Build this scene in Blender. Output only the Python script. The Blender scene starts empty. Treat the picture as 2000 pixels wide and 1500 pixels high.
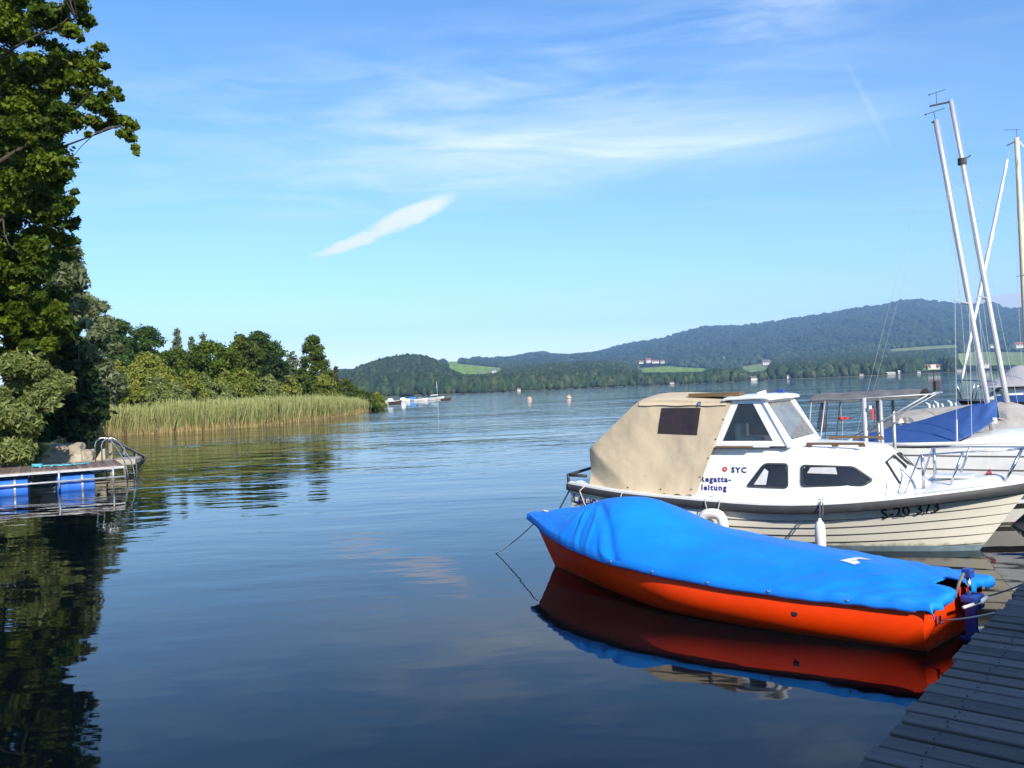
import bpy, math, random
import numpy as np
from mathutils import Vector, Matrix, noise as mnoise
from mathutils.bvhtree import BVHTree

SC = bpy.context.scene
COL = SC.collection
RAD = math.radians
rng = np.random.default_rng(11)
random.seed(5)

# ------------------------------------------------------------------ camera
F_PX = 1667.0
EYE = 2.2
ROLL = RAD(2.45)
PITCH = math.atan(11 / F_PX)
cR = np.array([math.cos(ROLL), 0, -math.sin(ROLL)])
_u0 = np.array([math.sin(ROLL), 0, math.cos(ROLL)])
_f0 = np.array([0, 1.0, 0])
cF = _f0 * math.cos(PITCH) + _u0 * math.sin(PITCH)
cU = _u0 * math.cos(PITCH) - _f0 * math.sin(PITCH)
cam_d = bpy.data.cameras.new("camera")
cam = bpy.data.objects.new("camera", cam_d)
COL.objects.link(cam)
cam_d.sensor_width = 36
cam_d.lens = 36 * F_PX / 2000
cam_d.clip_start = 0.1
cam_d.clip_end = 20000
cam.matrix_world = Matrix(((cR[0], cU[0], -cF[0], 0), (cR[1], cU[1], -cF[1], 0), (cR[2], cU[2], -cF[2], EYE), (0, 0, 0, 1)))
SC.camera = cam


def ray(px, py):
    return cF + cR * (px - 1000) / F_PX - cU * (py - 750) / F_PX


def at(px, py, Y):
    """point at forward distance Y seen at a pixel of the 2000 px wide photograph"""
    d = ray(px, py)
    return np.array([0, 0, EYE]) + d * (Y / d[1])


def onto(px, py, z=0.0):
    d = ray(px, py)
    return np.array([0, 0, EYE]) + d * ((z - EYE) / d[2])


# ------------------------------------------------------------------ sun, sky, exposure
SUN_EL, SUN_AZ = RAD(30), RAD(156)
to_sun = Vector((math.cos(SUN_EL) * math.sin(SUN_AZ), math.cos(SUN_EL) * math.cos(SUN_AZ), math.sin(SUN_EL)))
sun_d = bpy.data.lights.new("sun", 'SUN')
sun_d.energy = 4.6
sun_d.angle = RAD(0.5)
sun_d.color = (1.0, 0.93, 0.82)
sun = bpy.data.objects.new("sun", sun_d)
COL.objects.link(sun)
sun.rotation_euler = (-to_sun).to_track_quat('-Z', 'Y').to_euler()

SC.view_settings.view_transform = 'Standard'
SC.view_settings.look = 'None'
SC.view_settings.exposure = 0.6
SC.view_settings.gamma = 1.0
SC.render.engine = 'CYCLES'
SC.cycles.use_denoising = True
SC.cycles.max_bounces = 8
SC.cycles.volume_bounces = 0
SC.cycles.transparent_max_bounces = 12
SC.cycles.caustics_reflective = False
SC.cycles.caustics_refractive = False


class NT:
    """small helper for node trees"""

    def __init__(s, tree):
        s.t = tree
        s.n = tree.nodes
        s.l = tree.links

    def add(s, typ, **kw):
        n = s.n.new(typ)
        for k, v in kw.items():
            setattr(n, k, v)
        return n

    def put(s, sock, v):
        if isinstance(v, bpy.types.NodeSocket):
            s.l.new(v, sock)
        elif isinstance(v, (tuple, list)) and len(v) == 3 and sock.type == 'RGBA':
            sock.default_value = (*v, 1)
        else:
            sock.default_value = v

    def math(s, op, a, b=None, c=None, clamp=False):
        n = s.add('ShaderNodeMath', operation=op, use_clamp=clamp)
        s.put(n.inputs[0], a)
        if b is not None:
            s.put(n.inputs[1], b)
        if c is not None:
            s.put(n.inputs[2], c)
        return n.outputs[0]

    def mix(s, fac, a, b, blend='MIX'):
        n = s.add('ShaderNodeMix', data_type='RGBA', blend_type=blend)
        s.put(n.inputs['Factor'], fac)
        s.put(n.inputs[6], a)
        s.put(n.inputs[7], b)
        return n.outputs[2]

    def noise(s, vec, scale, detail=3, rough=0.5, dist=0.0):
        n = s.add('ShaderNodeTexNoise')
        s.put(n.inputs['Vector'], vec)
        n.inputs['Scale'].default_value = scale
        n.inputs['Detail'].default_value = detail
        n.inputs['Roughness'].default_value = rough
        n.inputs['Distortion'].default_value = dist
        return n.outputs['Fac']

    def ramp(s, fac, *stops):
        n = s.add('ShaderNodeValToRGB')
        el = n.color_ramp.elements
        while len(el) < len(stops):
            el.new(0.5)
        for e, (p, c) in zip(el, stops):
            e.position = p
            e.color = (*c, 1) if not isinstance(c, (int, float)) else (c, c, c, 1)
        s.put(n.inputs[0], fac)
        return n.outputs[0]

    def remap(s, v, a, b, c=0.0, d=1.0, smooth=True):
        n = s.add('ShaderNodeMapRange', interpolation_type='SMOOTHSTEP' if smooth else 'LINEAR')
        s.put(n.inputs[0], v)
        for i, q in enumerate((a, b, c, d)):
            s.put(n.inputs[i + 1], q)
        return n.outputs[0]

    def vec(s, x, y, z=0.0):
        n = s.add('ShaderNodeCombineXYZ')
        for i, q in enumerate((x, y, z)):
            s.put(n.inputs[i], q)
        return n.outputs[0]

    def mapping(s, vec, loc=(0, 0, 0), rot=(0, 0, 0), scale=(1, 1, 1)):
        n = s.add('ShaderNodeMapping')
        s.put(n.inputs[0], vec)
        n.inputs[1].default_value = loc
        n.inputs[2].default_value = rot
        n.inputs[3].default_value = scale
        return n.outputs[0]


def build_world():
    w = bpy.data.worlds.new("World")
    SC.world = w
    w.use_nodes = True
    t = NT(w.node_tree)
    t.n.clear()
    out = t.add('ShaderNodeOutputWorld')
    bg = t.add('ShaderNodeBackground')
    bg.inputs['Strength'].default_value = 0.134
    t.l.new(bg.outputs[0], out.inputs[0])
    sky = t.add('ShaderNodeTexSky', sky_type='NISHITA')
    sky.sun_disc = False
    sky.sun_elevation = SUN_EL
    sky.sun_rotation = SUN_AZ
    sky.altitude = 500
    sky.air_density = 1.0
    sky.dust_density = 0.4
    sky.ozone_density = 2.0
    tc = t.add('ShaderNodeTexCoord')
    sep = t.add('ShaderNodeSeparateXYZ')
    t.l.new(tc.outputs['Generated'], sep.inputs[0])
    x, y, z = sep.outputs
    az = t.math('MULTIPLY', t.math('ARCTAN2', x, y), 57.2958)        # degrees east of the view axis
    el = t.math('MULTIPLY', t.math('ARCSINE', z), 57.2958)
    deep = t.ramp(t.remap(el, 0, 30, 0, 1, smooth=False), (0.0, (0.90, 0.90, 1.05)), (0.27, (0.75, 0.92, 1.08)), (0.5, (0.66, 0.92, 1.11)), (0.95, (0.55, 0.86, 1.18)))
    col = t.mix(1.0, sky.outputs[0], deep, 'MULTIPLY')
    # cirrus on a high flat layer: direction divided by height gives the layer's own plan
    zc = t.math('MAXIMUM', z, 0.03)
    px = t.math('DIVIDE', x, zc)
    py = t.math('DIVIDE', y, zc)
    plan = t.vec(px, py, 0)
    n1 = t.noise(t.mapping(plan, rot=(0, 0, RAD(14)), scale=(0.35, 1.3, 1)), 1.5, 6, 0.62, 0.6)
    n2 = t.noise(t.mapping(plan, loc=(3, 1, 0), rot=(0, 0, RAD(-20)), scale=(0.8, 1.0, 1)), 0.5, 3, 0.5)
    veil = t.math('MULTIPLY', t.remap(n1, 0.42, 0.80), t.remap(n2, 0.35, 0.65))
    veil = t.math('MULTIPLY', veil, t.remap(el, 4, 12))

    def streak(az0, el0, length, thick, tilt, sharp=1.0):
        dx = t.math('SUBTRACT', az, az0)
        dy = t.math('SUBTRACT', el, el0)
        c, s_ = math.cos(RAD(tilt)), math.sin(RAD(tilt))
        a = t.math('ADD', t.math('MULTIPLY', dx, c), t.math('MULTIPLY', dy, s_))
        b = t.math('SUBTRACT', t.math('MULTIPLY', dy, c), t.math('MULTIPLY', dx, s_))
        a = t.math('POWER', t.math('ABSOLUTE', t.math('DIVIDE', a, length)), 2.0)
        b = t.math('POWER', t.math('ABSOLUTE', t.math('DIVIDE', b, thick)), 2.0)
        return t.math('EXPONENT', t.math('MULTIPLY', t.math('ADD', a, b), -sharp))

    wisp = t.noise(t.mapping(t.vec(az, el, 0), rot=(0, 0, RAD(4)), scale=(0.045, 0.42, 1)), 1.0, 7, 0.60, 0.7)
    wisp2 = t.noise(t.mapping(t.vec(az, el, 3), rot=(0, 0, RAD(-12)), scale=(0.10, 0.55, 1)), 1.0, 6, 0.6, 0.4)
    w1 = t.remap(wisp, 0.34, 0.70)
    w2 = t.remap(wisp2, 0.36, 0.72)
    band = t.math('MULTIPLY', streak(4, 15.8, 15, 1.9, -1.0), t.math('ADD', t.math('MULTIPLY', w1, 0.85), 0.35))
    band2 = t.math('MULTIPLY', streak(12, 14.9, 9, 1.1, 3), t.math('ADD', t.math('MULTIPLY', w1, 0.7), 0.35))
    low = t.math('MULTIPLY', streak(-4, 13.6, 20, 1.6, 3), t.math('MULTIPLY', w2, 0.8))
    up = t.math('MULTIPLY', streak(-8, 18.5, 22, 3.6, 5), t.math('MULTIPLY', w2, 0.75))
    hi = t.math('MULTIPLY', streak(16, 22.0, 16, 2.2, 8), t.math('MULTIPLY', w2, 0.55))
    trail = t.math('MULTIPLY', streak(23.2, 16.6, 2.7, 0.16, -66), 0.11)
    cir = t.math('MULTIPLY', veil, 0.20)
    for q in (t.math('MULTIPLY', band, 0.62), t.math('MULTIPLY', band2, 0.5), t.math('MULTIPLY', low, 0.42), t.math('MULTIPLY', up, 0.40), t.math('MULTIPLY', hi, 0.5), trail):
        cir = t.math('ADD', cir, q)
    cir = t.math('MINIMUM', cir, 0.85)
    # bright whitish air low over the lake
    # the lone lens shaped cloud
    nd = t.noise(t.mapping(t.vec(az, el, 0), rot=(0, 0, RAD(-20)), scale=(0.7, 1.5, 1)), 1.0, 5, 0.6)
    wob = t.math('MULTIPLY', t.math('SUBTRACT', nd, 0.5), 1.5)

    def lens(az0, el0, ln, th, tilt):
        dx = t.math('SUBTRACT', az, az0)
        dy = t.math('ADD', t.math('SUBTRACT', el, el0), t.math('MULTIPLY', wob, 0.42))
        c, s_ = math.cos(RAD(tilt)), math.sin(RAD(tilt))
        a = t.math('DIVIDE', t.math('ADD', t.math('MULTIPLY', dx, c), t.math('MULTIPLY', dy, s_)), ln)
        b = t.math('DIVIDE', t.math('SUBTRACT', t.math('MULTIPLY', dy, c), t.math('MULTIPLY', dx, s_)), th)
        return t.math('SUBTRACT', 1.0, t.math('ADD', t.math('MULTIPLY', a, a), t.math('MULTIPLY', b, b)))

    # bow-tie of two overlapping lenses, thin tail to the lower left
    l1 = lens(-6.3, 11.75, 3.4, 0.72, 21)
    l2 = lens(-10.0, 10.1, 3.3, 0.46, 19)
    lc = t.math('MAXIMUM', t.remap(l1, -0.15, 0.75), t.remap(l2, -0.15, 0.9))
    lc = t.math('MULTIPLY', lc, t.math('ADD', 0.72, t.math('MULTIPLY', nd, 0.3)))
    # cumulus behind the ridge
    cu_n = t.noise(t.vec(az, el, 0), 1.1, 5, 0.6)
    dxc = t.math('DIVIDE', t.math('SUBTRACT', az, 30.6), 2.6)
    dyc = t.math('DIVIDE', t.math('SUBTRACT', el, 3.6), 0.85)
    cu = t.math('SUBTRACT', t.math('ADD', 1.0, t.math('MULTIPLY', t.math('SUBTRACT', cu_n, 0.5), 1.4)), t.math('ADD', t.math('MULTIPLY', dxc, dxc), t.math('MULTIPLY', dyc, dyc)))
    cu = t.remap(cu, 0.0, 0.5, 0.0, 0.9)
    col = t.mix(cir, col, (5.1, 5.8, 6.5))
    col = t.mix(lc, col, (5.3, 5.6, 6.6))
    col = t.mix(cu, col, (4.6, 4.6, 5.0))
    t.l.new(col, bg.inputs['Color'])


build_world()


# ------------------------------------------------------------------ materials
def new_mat(name):
    m = bpy.data.materials.new(name)
    m.use_nodes = True
    t = NT(m.node_tree)
    b = m.node_tree.nodes['Principled BSDF']
    return m, t, b


def plain(name, col, rough=0.5, metal=0.0, var=0.12, scale=6.0, bump=0.0, bscale=40.0, spec=0.5, coat=0.0, dirt=None, scum=0.0):
    """painted / woven / weathered surface: colour broken up by noise, optional fine bump"""
    m, t, b = new_mat(name)
    tc = t.add('ShaderNodeTexCoord').outputs['Object']
    n = t.noise(tc, scale, 5, 0.6)
    lo = tuple(c * (1 - var) for c in col)
    hi = tuple(min(1, c * (1 + var)) for c in col)
    c = t.ramp(n, (0.3, lo), (0.7, hi))
    if dirt:
        dn = t.noise(t.mapping(tc, scale=(1, 1, 0.35)), scale * 0.7, 6, 0.7)
        c = t.mix(t.remap(dn, 0.50, 0.78, 0, dirt[1]), c, dirt[0])
    if scum:      # weed and scum left along the waterline, fine scratches above it
        sp = t.add('ShaderNodeSeparateXYZ')
        t.l.new(tc, sp.inputs[0])
        sn = t.noise(t.mapping(tc, scale=(1, 1, 0.3)), 7.0, 5, 0.7)
        zz = t.math('ADD', sp.outputs[2], t.math('MULTIPLY', t.math('SUBTRACT', sn, 0.5), scum * 1.6))
        c = t.mix(t.remap(zz, scum * 0.55, scum * 1.1, 0.55, 0.0), c, (0.075, 0.07, 0.028))
        scr = t.noise(t.mapping(tc, rot=(0.3, 0.5, 0.2), scale=(1.5, 30, 40)), 2.0, 3, 0.7)
        c = t.mix(t.remap(scr, 0.66, 0.76, 0, 0.22), c, tuple(min(1, q * 1.5 + .08) for q in col))
    t.put(b.inputs['Base Color'], c)
    t.put(b.inputs['Roughness'], t.remap(n, 0.2, 0.8, max(0.02, rough - 0.08), min(1, rough + 0.08)))
    b.inputs['Metallic'].default_value = metal
    b.inputs['Specular IOR Level'].default_value = spec
    b.inputs['Coat Weight'].default_value = coat
    if bump:
        bn = t.add('ShaderNodeBump')
        bn.inputs['Distance'].default_value = bump
        bn.inputs['Strength'].default_value = 1.0
        t.put(bn.inputs['Height'], t.noise(tc, bscale, 4, 0.6))
        t.put(b.inputs['Normal'], bn.outputs[0])
    return m


def leafy(name, trans=0.3, rough=0.55, gain=1.0):
    """foliage: colour comes from each leaf's own stored colour"""
    m, t, b = new_mat(name)
    a = t.add('ShaderNodeAttribute', attribute_name='leaf_col')
    c = t.mix(1.0, a.outputs['Color'], (gain, gain, gain), 'MULTIPLY')
    t.put(b.inputs['Base Color'], c)
    b.inputs['Roughness'].default_value = rough
    b.inputs['Specular IOR Level'].default_value = 0.25
    tr = t.add('ShaderNodeBsdfTranslucent')
    t.put(tr.inputs[0], t.mix(1.0, c, (1.25, 1.25, 0.6), 'MULTIPLY'))
    mx = t.add('ShaderNodeMixShader')
    mx.inputs[0].default_value = trans
    t.l.new(b.outputs[0], mx.inputs[1])
    t.l.new(tr.outputs[0], mx.inputs[2])
    t.l.new(mx.outputs[0], m.node_tree.nodes['Material Output'].inputs[0])
    return m


def wood(name, col, grain=(1, 18, 18), rough=0.7, var=0.45, dirt=0.35):
    m, t, b = new_mat(name)
    tc = t.add('ShaderNodeTexCoord').outputs['Object']
    n = t.noise(t.mapping(tc, scale=grain), 2.2, 6, 0.65, 0.4)
    big = t.noise(tc, 1.7, 4, 0.6)
    att = t.add('ShaderNodeAttribute', attribute_name='board')
    v = t.math('ADD', t.math('MULTIPLY', n, 0.55), t.math('MULTIPLY', att.outputs['Fac'], 0.45))
    c = t.ramp(v, (0.15, tuple(q * (1 - var) for q in col)), (0.8, tuple(min(1, q * (1 + var)) for q in col)))
    c = t.mix(t.remap(big, 0.5, 0.75, 0, dirt), c, tuple(q * 0.45 for q in col))
    kn = t.noise(t.mapping(tc, scale=(6 if grain[0] > grain[1] else 2, 2 if grain[0] > grain[1] else 6, 1)), 2.6, 2, 0.5, 0.8)
    c = t.mix(t.remap(kn, 0.70, 0.76, 0, 0.75), c, tuple(q * 0.3 for q in col))
    fleck = t.noise(tc, 26.0, 2, 0.5)
    c = t.mix(t.remap(fleck, 0.70, 0.78, 0, 0.5), c, tuple(min(1, q * 2.0) for q in col))
    t.put(b.inputs['Base Color'], c)
    b.inputs['Roughness'].default_value = rough
    bn = t.add('ShaderNodeBump')
    bn.inputs['Distance'].default_value = 0.004
    t.put(bn.inputs['Height'], n)
    t.put(b.inputs['Normal'], bn.outputs[0])
    return m


def glass(name, tint=(0.6, 0.66, 0.68), trans=0.65, dust=0.0):
    m, t, b = new_mat(name)
    tr = t.add('ShaderNodeBsdfTransparent')
    tr.inputs[0].default_value = (*tint, 1)
    gl = t.add('ShaderNodeBsdfGlossy')
    gl.inputs['Roughness'].default_value = 0.02
    fr = t.add('ShaderNodeFresnel')
    fr.inputs[0].default_value = 1.5
    f = t.math('ADD', t.math('MULTIPLY', fr.outputs[0], 0.9), 1 - trans - 0.3, clamp=True)
    mx = t.add('ShaderNodeMixShader')
    t.put(mx.inputs[0], f)
    t.l.new(tr.outputs[0], mx.inputs[1])
    t.l.new(gl.outputs[0], mx.inputs[2])
    df = t.add('ShaderNodeBsdfDiffuse')
    df.inputs[0].default_value = (0.42, 0.44, 0.45, 1)
    dm = t.add('ShaderNodeMixShader')
    tc = t.add('ShaderNodeTexCoord').outputs['Object']
    t.put(dm.inputs[0], t.math('MULTIPLY', t.remap(t.noise(tc, 4.0, 4, 0.6), 0.25, 0.75, 0.6, 1.2), dust))
    t.l.new(mx.outputs[0], dm.inputs[1])
    t.l.new(df.outputs[0], dm.inputs[2])
    t.l.new(dm.outputs[0], m.node_tree.nodes['Material Output'].inputs[0])
    return m


M = {}
M['gel'] = plain('white_gelcoat', (0.80, 0.79, 0.75), 0.28, var=0.05, scale=3, dirt=((0.45, 0.42, 0.36), 0.25))
M['cream'] = plain('cream_hull', (0.80, 0.765, 0.65), 0.32, var=0.04, scale=2.5, dirt=((0.48, 0.43, 0.33), 0.25), scum=0.11)
M['seam'] = plain('dark_seam', (0.10, 0.09, 0.075), 0.7)
M['rubber'] = plain('black_rubber', (0.035, 0.035, 0.038), 0.6, bump=0.002, dirt=((0.10, 0.09, 0.08), 0.5))
M['canvas'] = plain('tan_canvas', (0.55, 0.44, 0.29), 0.85, var=0.10, scale=2.6, bump=0.004, bscale=14, dirt=((0.27, 0.21, 0.135), 0.55))
M['vinyl'] = plain('dark_vinyl', (0.035, 0.02, 0.018), 0.25, var=0.3, bump=0.004, bscale=9)
M['glass'] = glass('window_glass', (0.75, 0.78, 0.78), 0.69, 0.03)
M['screen'] = glass('windscreen_glass', (0.6, 0.62, 0.62), 0.66, 0.36)
M['dglass'] = plain('smoked_glass', (0.018, 0.018, 0.022), 0.06, var=0.5, scale=3)
M['steel'] = plain('stainless_steel', (0.62, 0.62, 0.64), 0.22, metal=1.0, var=0.1)
M['alu'] = plain('anodised_mast', (0.60, 0.59, 0.60), 0.40, metal=0.5, var=0.06)
M['grey_metal'] = plain('galvanised_metal', (0.42, 0.43, 0.44), 0.5, metal=0.4, dirt=((0.2, 0.13, 0.08), 0.5))
M['teak'] = wood('weathered_teak', (0.22, 0.13, 0.06))
M['orange'] = plain('orange_hull', (0.86, 0.048, 0.0015), 0.45, var=0.10, scale=2.2, dirt=((0.46, 0.045, 0.006), 0.5), spec=0.18, scum=0.05)
M['tarp'] = plain('blue_tarpaulin', (0.002, 0.215, 0.74), 0.55, var=0.13, scale=1.4, bump=0.006, bscale=5, dirt=((0.02, 0.13, 0.42), 0.4))
M['tarp_edge'] = plain('dark_hem', (0.008, 0.03, 0.16), 0.6)
M['blue'] = plain('blue_paint', (0.02, 0.06, 0.28), 0.4)
M['royal'] = plain('royal_blue_canvas', (0.026, 0.082, 0.265), 0.75, var=0.12, bump=0.005, bscale=8)
M['grey_tent'] = plain('grey_boat_tent', (0.36, 0.335, 0.30), 0.85, var=0.14, bump=0.006, bscale=6, dirt=((0.17, 0.14, 0.11), 0.75))
M['grey_canopy'] = plain('grey_canopy', (0.14, 0.135, 0.13), 0.85, var=0.2, dirt=((0.30, 0.29, 0.26), 0.5))
M['lav_tent'] = plain('pale_grey_tent', (0.36, 0.34, 0.36), 0.85, var=0.08)
M['white'] = plain('white_plastic', (0.78, 0.76, 0.70), 0.4, var=0.06, dirt=((0.5, 0.45, 0.36), 0.4))
M['rope'] = plain('pale_rope', (0.52, 0.48, 0.40), 0.9)
M['dark_rope'] = plain('dark_rope', (0.10, 0.10, 0.11), 0.9)
M['ink_blue'] = plain('blue_lettering', (0.02, 0.022, 0.14), 0.5, var=0.1)
M['ink_black'] = plain('black_lettering', (0.02, 0.02, 0.022), 0.5, var=0.1)
M['red'] = plain('red_plastic', (0.55, 0.03, 0.02), 0.5)
M['brown_hull'] = plain('brown_hull', (0.07, 0.045, 0.03), 0.4)
M['pier'] = wood('weathered_boards', (0.104, 0.085, 0.072), grain=(16, 1.2, 16), var=0.5)
M['pier_beam'] = wood('pier_beam', (0.12, 0.10, 0.085), grain=(1, 16, 16))
M['old_wood'] = wood('old_wood', (0.26, 0.20, 0.14), grain=(2, 8, 8))
M['brown_wood'] = wood('brown_interior', (0.13, 0.055, 0.025), grain=(6, 6, 1))
M['barrel'] = plain('blue_barrel', (0.035, 0.16, 0.62), 0.42, var=0.1, dirt=((0.2, 0.2, 0.22), 0.4))
M['stone'] = plain('pale_concrete', (0.34, 0.30, 0.23), 0.9, var=0.25, scale=2.5, bump=0.03, bscale=5, dirt=((0.13, 0.12, 0.08), 0.7))
M['soil'] = plain('shore_soil', (0.07, 0.075, 0.03), 0.95, var=0.4, scale=0.7, bump=0.05, bscale=2)
M['bark'] = plain('bark', (0.055, 0.045, 0.033), 0.9, var=0.4, scale=5, bump=0.02, bscale=12)
M['leaf'] = leafy('leaf_green', 0.38)
M['leaf_far'] = leafy('leaf_distant', 0.33)
M['reed'] = leafy('reed_blade', 0.25, 0.6)
M['forest'] = leafy('far_forest_crown', 0.0, 0.9)
M['house_wall'] = plain('pale_render', (0.58, 0.54, 0.47), 0.8, var=0.06)
M['roof_red'] = plain('red_tile', (0.33, 0.10, 0.06), 0.8, var=0.2)
M['roof_grey'] = plain('grey_roof', (0.16, 0.14, 0.13), 0.8, var=0.2)
M['dark_win'] = plain('dark_window', (0.02, 0.02, 0.025), 0.15)
M['buoy'] = plain('orange_buoy', (0.62, 0.30, 0.14), 0.5)
M['curtain'] = plain('pale_curtain', (0.55, 0.54, 0.52), 0.9)


# ------------------------------------------------------------------ mesh helpers
class MB:
    """collects geometry, then links it as ONE mesh object"""

    def __init__(s):
        s.v, s.f, s.mi = [], [], []

    def add(s, vs, fs, mi=0):
        o = len(s.v)
        s.v += [tuple(map(float, q)) for q in vs]
        s.f += [tuple(i + o for i in q) for q in fs]
        s.mi += [mi] * len(fs)
        return s

    def box(s, c, d, rz=0.0, mi=0, rot=None):
        R = rot if rot is not None else Matrix.Rotation(rz, 3, 'Z')
        vs = [Vector(c) + R @ Vector((sx * d[0] / 2, sy * d[1] / 2, sz * d[2] / 2)) for sx in (-1, 1) for sy in (-1, 1) for sz in (-1, 1)]
        return s.add(vs, [(0, 1, 3, 2), (4, 6, 7, 5), (0, 4, 5, 1), (2, 3, 7, 6), (0, 2, 6, 4), (1, 5, 7, 3)], mi)

    def tube(s, pts, r, n=8, mi=0, cap=True):
        pts = [Vector(p) for p in pts]
        k = len(pts)
        rs = list(r) if hasattr(r, '__len__') else [r] * k
        vs, fs = [], []
        ref = None
        for i, p in enumerate(pts):
            d = (pts[min(i + 1, k - 1)] - pts[max(i - 1, 0)]).normalized()
            if ref is None:
                ref = d.orthogonal().normalized()
            ref = (ref - d * ref.dot(d))
            ref = ref.normalized() if ref.length > 1e-6 else d.orthogonal().normalized()
            b = d.cross(ref)
            for j in range(n):
                a = 2 * math.pi * j / n
                vs.append(p + (ref * math.cos(a) + b * math.sin(a)) * rs[i])
        for i in range(k - 1):
            for j in range(n):
                a, b2 = i * n + j, i * n + (j + 1) % n
                fs.append((a, b2, b2 + n, a + n))
        if cap:
            fs.append(tuple(range(n - 1, -1, -1)))
            fs.append(tuple(range((k - 1) * n, k * n)))
        return s.add(vs, fs, mi)

    def grid(s, P, mi=0, close=False):
        """P[i][j] -> quads"""
        a, b = len(P), len(P[0])
        vs = [q for row in P for q in row]
        fs = []
        for i in range(a - 1):
            for j in range(b - 1 + (1 if close else 0)):
                k = (j + 1) % b
                fs.append((i * b + j, i * b + k, (i + 1) * b + k, (i + 1) * b + j))
        return s.add(vs, fs, mi)

    def ring(s, outer, inner, th, mi=0):
        """flat frame between two loops with equal corner counts, thickened along its normal"""
        n = len(outer)
        nrm = (Vector(outer[1]) - Vector(outer[0])).cross(Vector(outer[2]) - Vector(outer[0])).normalized() * th
        vs = [Vector(p) for p in outer] + [Vector(p) for p in inner] + [Vector(p) - nrm for p in outer] + [Vector(p) - nrm for p in inner]
        fs = []
        for i in range(n):
            j = (i + 1) % n
            fs += [(i, j, n + j, n + i), (2 * n + i, 3 * n + i, 3 * n + j, 2 * n + j), (i, 2 * n + i, 2 * n + j, j), (n + i, n + j, 3 * n + j, 3 * n + i)]
        return s.add(vs, fs, mi)

    def plate(s, loop, th, mi=0):
        n = len(loop)
        nrm = (Vector(loop[1]) - Vector(loop[0])).cross(Vector(loop[2]) - Vector(loop[0])).normalized() * th
        vs = [Vector(p) for p in loop] + [Vector(p) - nrm for p in loop]
        fs = [tuple(range(n)), tuple(range(2 * n - 1, n - 1, -1))]
        fs += [(i, i + n, (i + 1) % n + n, (i + 1) % n) for i in range(n)]
        return s.add(vs, fs, mi)

    def lathe(s, prof, c=(0, 0, 0), n=16, mi=0, axis=None):
        R = Vector((0, 0, 1)).rotation_difference(Vector(axis)).to_matrix() if axis is not None else Matrix.Identity(3)
        P = [[Vector(c) + R @ Vector((r * math.cos(2 * math.pi * j / n), r * math.sin(2 * math.pi * j / n), z)) for j in range(n)] for r, z in prof]
        s.grid(P, mi, close=True)
        return s

    def build(s, name, mat, parent=None, smooth=False, bevel=0.0, angle=None, sub=0):
        me = bpy.data.meshes.new(name)
        me.from_pydata(s.v, [], s.f)
        for m in (mat if isinstance(mat, (list, tuple)) else [mat]):
            me.materials.append(m)
        if any(s.mi):
            me.polygons.foreach_set('material_index', s.mi)
        if smooth:
            me.polygons.foreach_set('use_smooth', [True] * len(me.polygons))
            if angle:
                me.set_sharp_from_angle(angle=RAD(angle))
        me.update()
        o = bpy.data.objects.new(name, me)
        COL.objects.link(o)
        if parent:
            o.parent = parent
        if bevel:
            bv = o.modifiers.new('bevel', 'BEVEL')
            bv.width = bevel
            bv.segments = 2
            bv.limit_method = 'ANGLE'
            bv.angle_limit = RAD(40)
        if sub:
            sm = o.modifiers.new('sub', 'SUBSURF')
            sm.levels = sm.render_levels = sub
        return o


def tag(o, label=None, cat=None, group=None, kind=None):
    for k, v in (('label', label), ('category', cat), ('group', group), ('kind', kind)):
        if v:
            o[k] = v
    return o


def thing(name, label, cat, loc=(0, 0, 0), rz=0.0, group=None):
    o = bpy.data.objects.new(name, None)
    COL.objects.link(o)
    o.empty_display_size = 0.3
    o.location = loc
    o.rotation_euler = (0, 0, rz)
    return tag(o, label, cat, group)


def interp(x, pts):
    xs, ys = zip(*pts)
    return np.interp(x, xs, ys)


def sinterp(x, pts):
    """smooth (monotone-ish) interpolation through points: cubic Hermite with finite-difference slopes"""
    xs = np.array([p[0] for p in pts], float)
    ys = np.array([p[1] for p in pts], float)
    m = np.gradient(ys, xs)
    x = np.clip(x, xs[0], xs[-1])
    i = np.clip(np.searchsorted(xs, x) - 1, 0, len(xs) - 2)
    h = xs[i + 1] - xs[i]
    u = (x - xs[i]) / h
    return (2 * u**3 - 3 * u**2 + 1) * ys[i] + (u**3 - 2 * u**2 + u) * h * m[i] + (-2 * u**3 + 3 * u**2) * ys[i + 1] + (u**3 - u**2) * h * m[i + 1]


def quads(name, V, colors, mat, parent=None, smooth=False):
    """V: (n,4,3) separate quads with one colour per corner-vertex (n,4,3) or per quad (n,3)"""
    n = len(V)
    me = bpy.data.meshes.new(name)
    me.vertices.add(4 * n)
    me.vertices.foreach_set('co', V.reshape(-1).astype(np.float32))
    me.loops.add(4 * n)
    me.loops.foreach_set('vertex_index', np.arange(4 * n, dtype=np.int32))
    me.polygons.add(n)
    me.polygons.foreach_set('loop_start', np.arange(0, 4 * n, 4, dtype=np.int32))
    me.update(calc_edges=True)
    if colors.ndim == 2:
        colors = np.repeat(colors[:, None, :], 4, 1)
    a = me.color_attributes.new('leaf_col', 'FLOAT_COLOR', 'POINT')
    c = np.ones((4 * n, 4), np.float32)
    c[:, :3] = colors.reshape(-1, 3)
    a.data.foreach_set('color', c.reshape(-1))
    me.materials.append(mat)
    o = bpy.data.objects.new(name, me)
    COL.objects.link(o)
    if parent:
        o.parent = parent
    return o


def unit(v):
    return v / np.maximum(np.linalg.norm(v, axis=-1, keepdims=True), 1e-9)


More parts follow.
